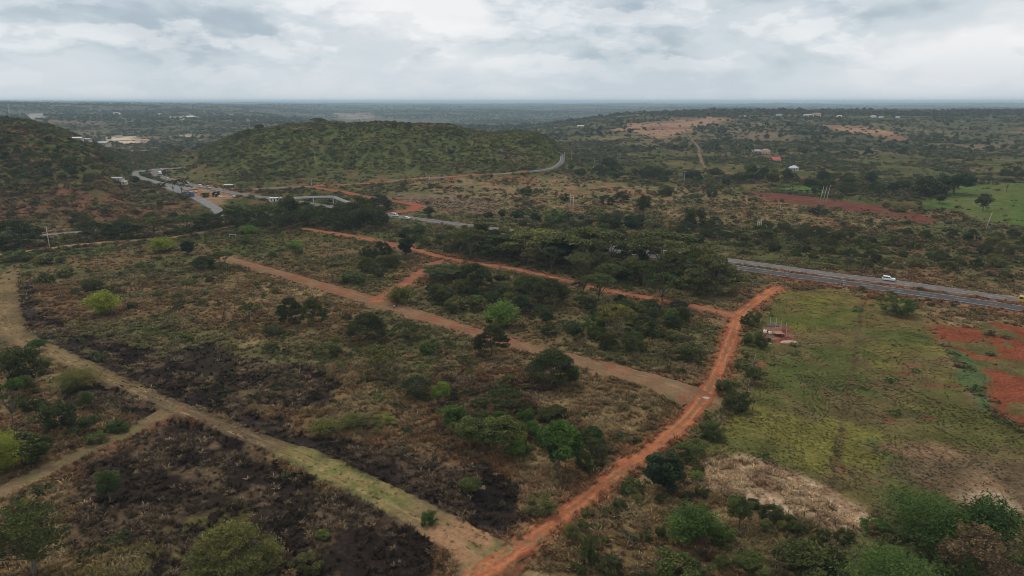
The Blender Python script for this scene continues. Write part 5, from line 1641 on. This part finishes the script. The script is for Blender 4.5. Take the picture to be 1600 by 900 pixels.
# ---- people
def person(p, rz, top, legs, label, stride=.28, group=None, hgt=1.72):
    me = bpy.data.meshes.new('body')
    s = stride
    v = [(0, 0, .95), (0, 0, 1.15), (0, 0, 1.38), (0, 0, 1.5), (0.02, 0, 1.58), (0.02, 0, 1.68),
         (0, .1, .9), (s * .6, .1, .5), (s, .1, .08), (s + .16, .1, .04), (0, -.1, .9), (-s * .3, -.1, .5), (-s, -.1, .1), (-s + .15, -.1, .04),
         (0, .19, 1.4), (-.08, .25, 1.14), (.04, .26, .9), (.07, .26, .8), (0, -.19, 1.4), (.04, -.25, 1.14), (.16, -.26, .92), (.2, -.26, .83)]
    ed = [(0, 1), (1, 2), (2, 3), (3, 4), (4, 5), (0, 6), (6, 7), (7, 8), (8, 9), (0, 10), (10, 11), (11, 12), (12, 13), (2, 14), (14, 15), (15, 16), (16, 17), (2, 18), (18, 19), (19, 20), (20, 21)]
    rad = [.14, .13, .15, .055, .09, .085, .095, .07, .05, .04, .095, .07, .05, .04, .065, .05, .04, .035, .065, .05, .04, .035]
    me.from_pydata(v, ed, []); me.update()
    o = bpy.data.objects.new('person', me); COL.objects.link(o)
    sk = o.modifiers.new('skin', 'SKIN')
    for i, r in enumerate(rad):
        me.skin_vertices[0].data[i].radius = (r, r); me.skin_vertices[0].data[i].use_root = (i == 0)
    o.modifiers.new('sub', 'SUBSURF').levels = 1
    dg = bpy.context.evaluated_depsgraph_get(); m2 = bpy.data.meshes.new_from_object(o.evaluated_get(dg))
    bpy.data.objects.remove(o)
    m2.materials.clear()
    for m in (SKINM, top, legs, CLOTH_D): m2.materials.append(m)
    for f in m2.polygons:
        z = f.center.z; yy = abs(f.center.y); f.use_smooth = True
        f.material_index = 3 if z < .1 else (2 if z < .95 and yy < .21 else (0 if (z > 1.47 or (yy > .2 and z < 1.12)) else 1))
    o = link('person', m2, None, tuple(map(float, p)), label=label, category='person')
    o.rotation_euler = (0, 0, rz); o.scale = (hgt / 1.76,) * 3
    if group: o['group'] = group
    n = 10; ring = lambda r, z: [(.02 + r * math.cos(k * .628), r * math.sin(k * .628), z) for k in range(n)]
    MB().loft([ring(.1, 1.66), ring(.105, 1.71), ring(.08, 1.765), ring(.03, 1.785)]).build('hair', CLOTH_D, o, True)
PP = at((616, 483), (619.5, 482), (1315, 447.5), (345, 298.5), (349, 299), (353, 299.5))
person(PP[0] + np.array([0, 0, .06]), -.6, SHIRT_W, CLOTH_D, 'person in a white top walking on the brown track')
person(PP[1] + np.array([0, 0, .06]), -.6, CLOTH_D, CLOTH_D, 'person in dark clothes walking beside the white top')
person(PP[2], 1.2, CLOTH_B, CLOTH_D, 'person in blue standing on the near verge of the highway', .03)
for i in range(3):
    person(PP[3 + i], i * 1.4, (SHIRT_W, CLOTH_B, CLOTH_D)[i], CLOTH_D, ('person in a white top waiting at the roadside under the hill', 'person in blue waiting at the roadside under the hill', 'person in dark clothes waiting at the roadside under the hill')[i], .04)
fill_trees()

# ------------------------------------------------------------------ haze
def build_haze():
    # one closed box of even air: a metre under the lowest ground, just over the highest tree, mast or the camera
    zlo, zhi = GROUND_Z[0] - 1.0, max(GROUND_Z[1] + 3, CH + 3, *TOPS) + 1.0
    m = bpy.data.materials.new('haze_air'); m.use_nodes = True
    nt = m.node_tree; nt.nodes.clear()
    o = nt.nodes.new('ShaderNodeOutputMaterial'); v = nt.nodes.new('ShaderNodeVolumePrincipled')
    v.inputs['Color'].default_value = (.64, .83, 1.0, 1)
    v.inputs['Density'].default_value = HAZE_DENSITY
    v.inputs['Anisotropy'].default_value = 0.0
    nt.links.new(v.outputs[0], o.inputs['Volume'])
    b = MB().box((0, 0, (zlo + zhi) / 2), (72000, 72000, zhi - zlo))
    h = link('haze', b.mesh('haze', m), kind='stuff', label='pale blue haze filling the air to the horizon')
HAZE_DENSITY = 0.95e-4
build_haze()
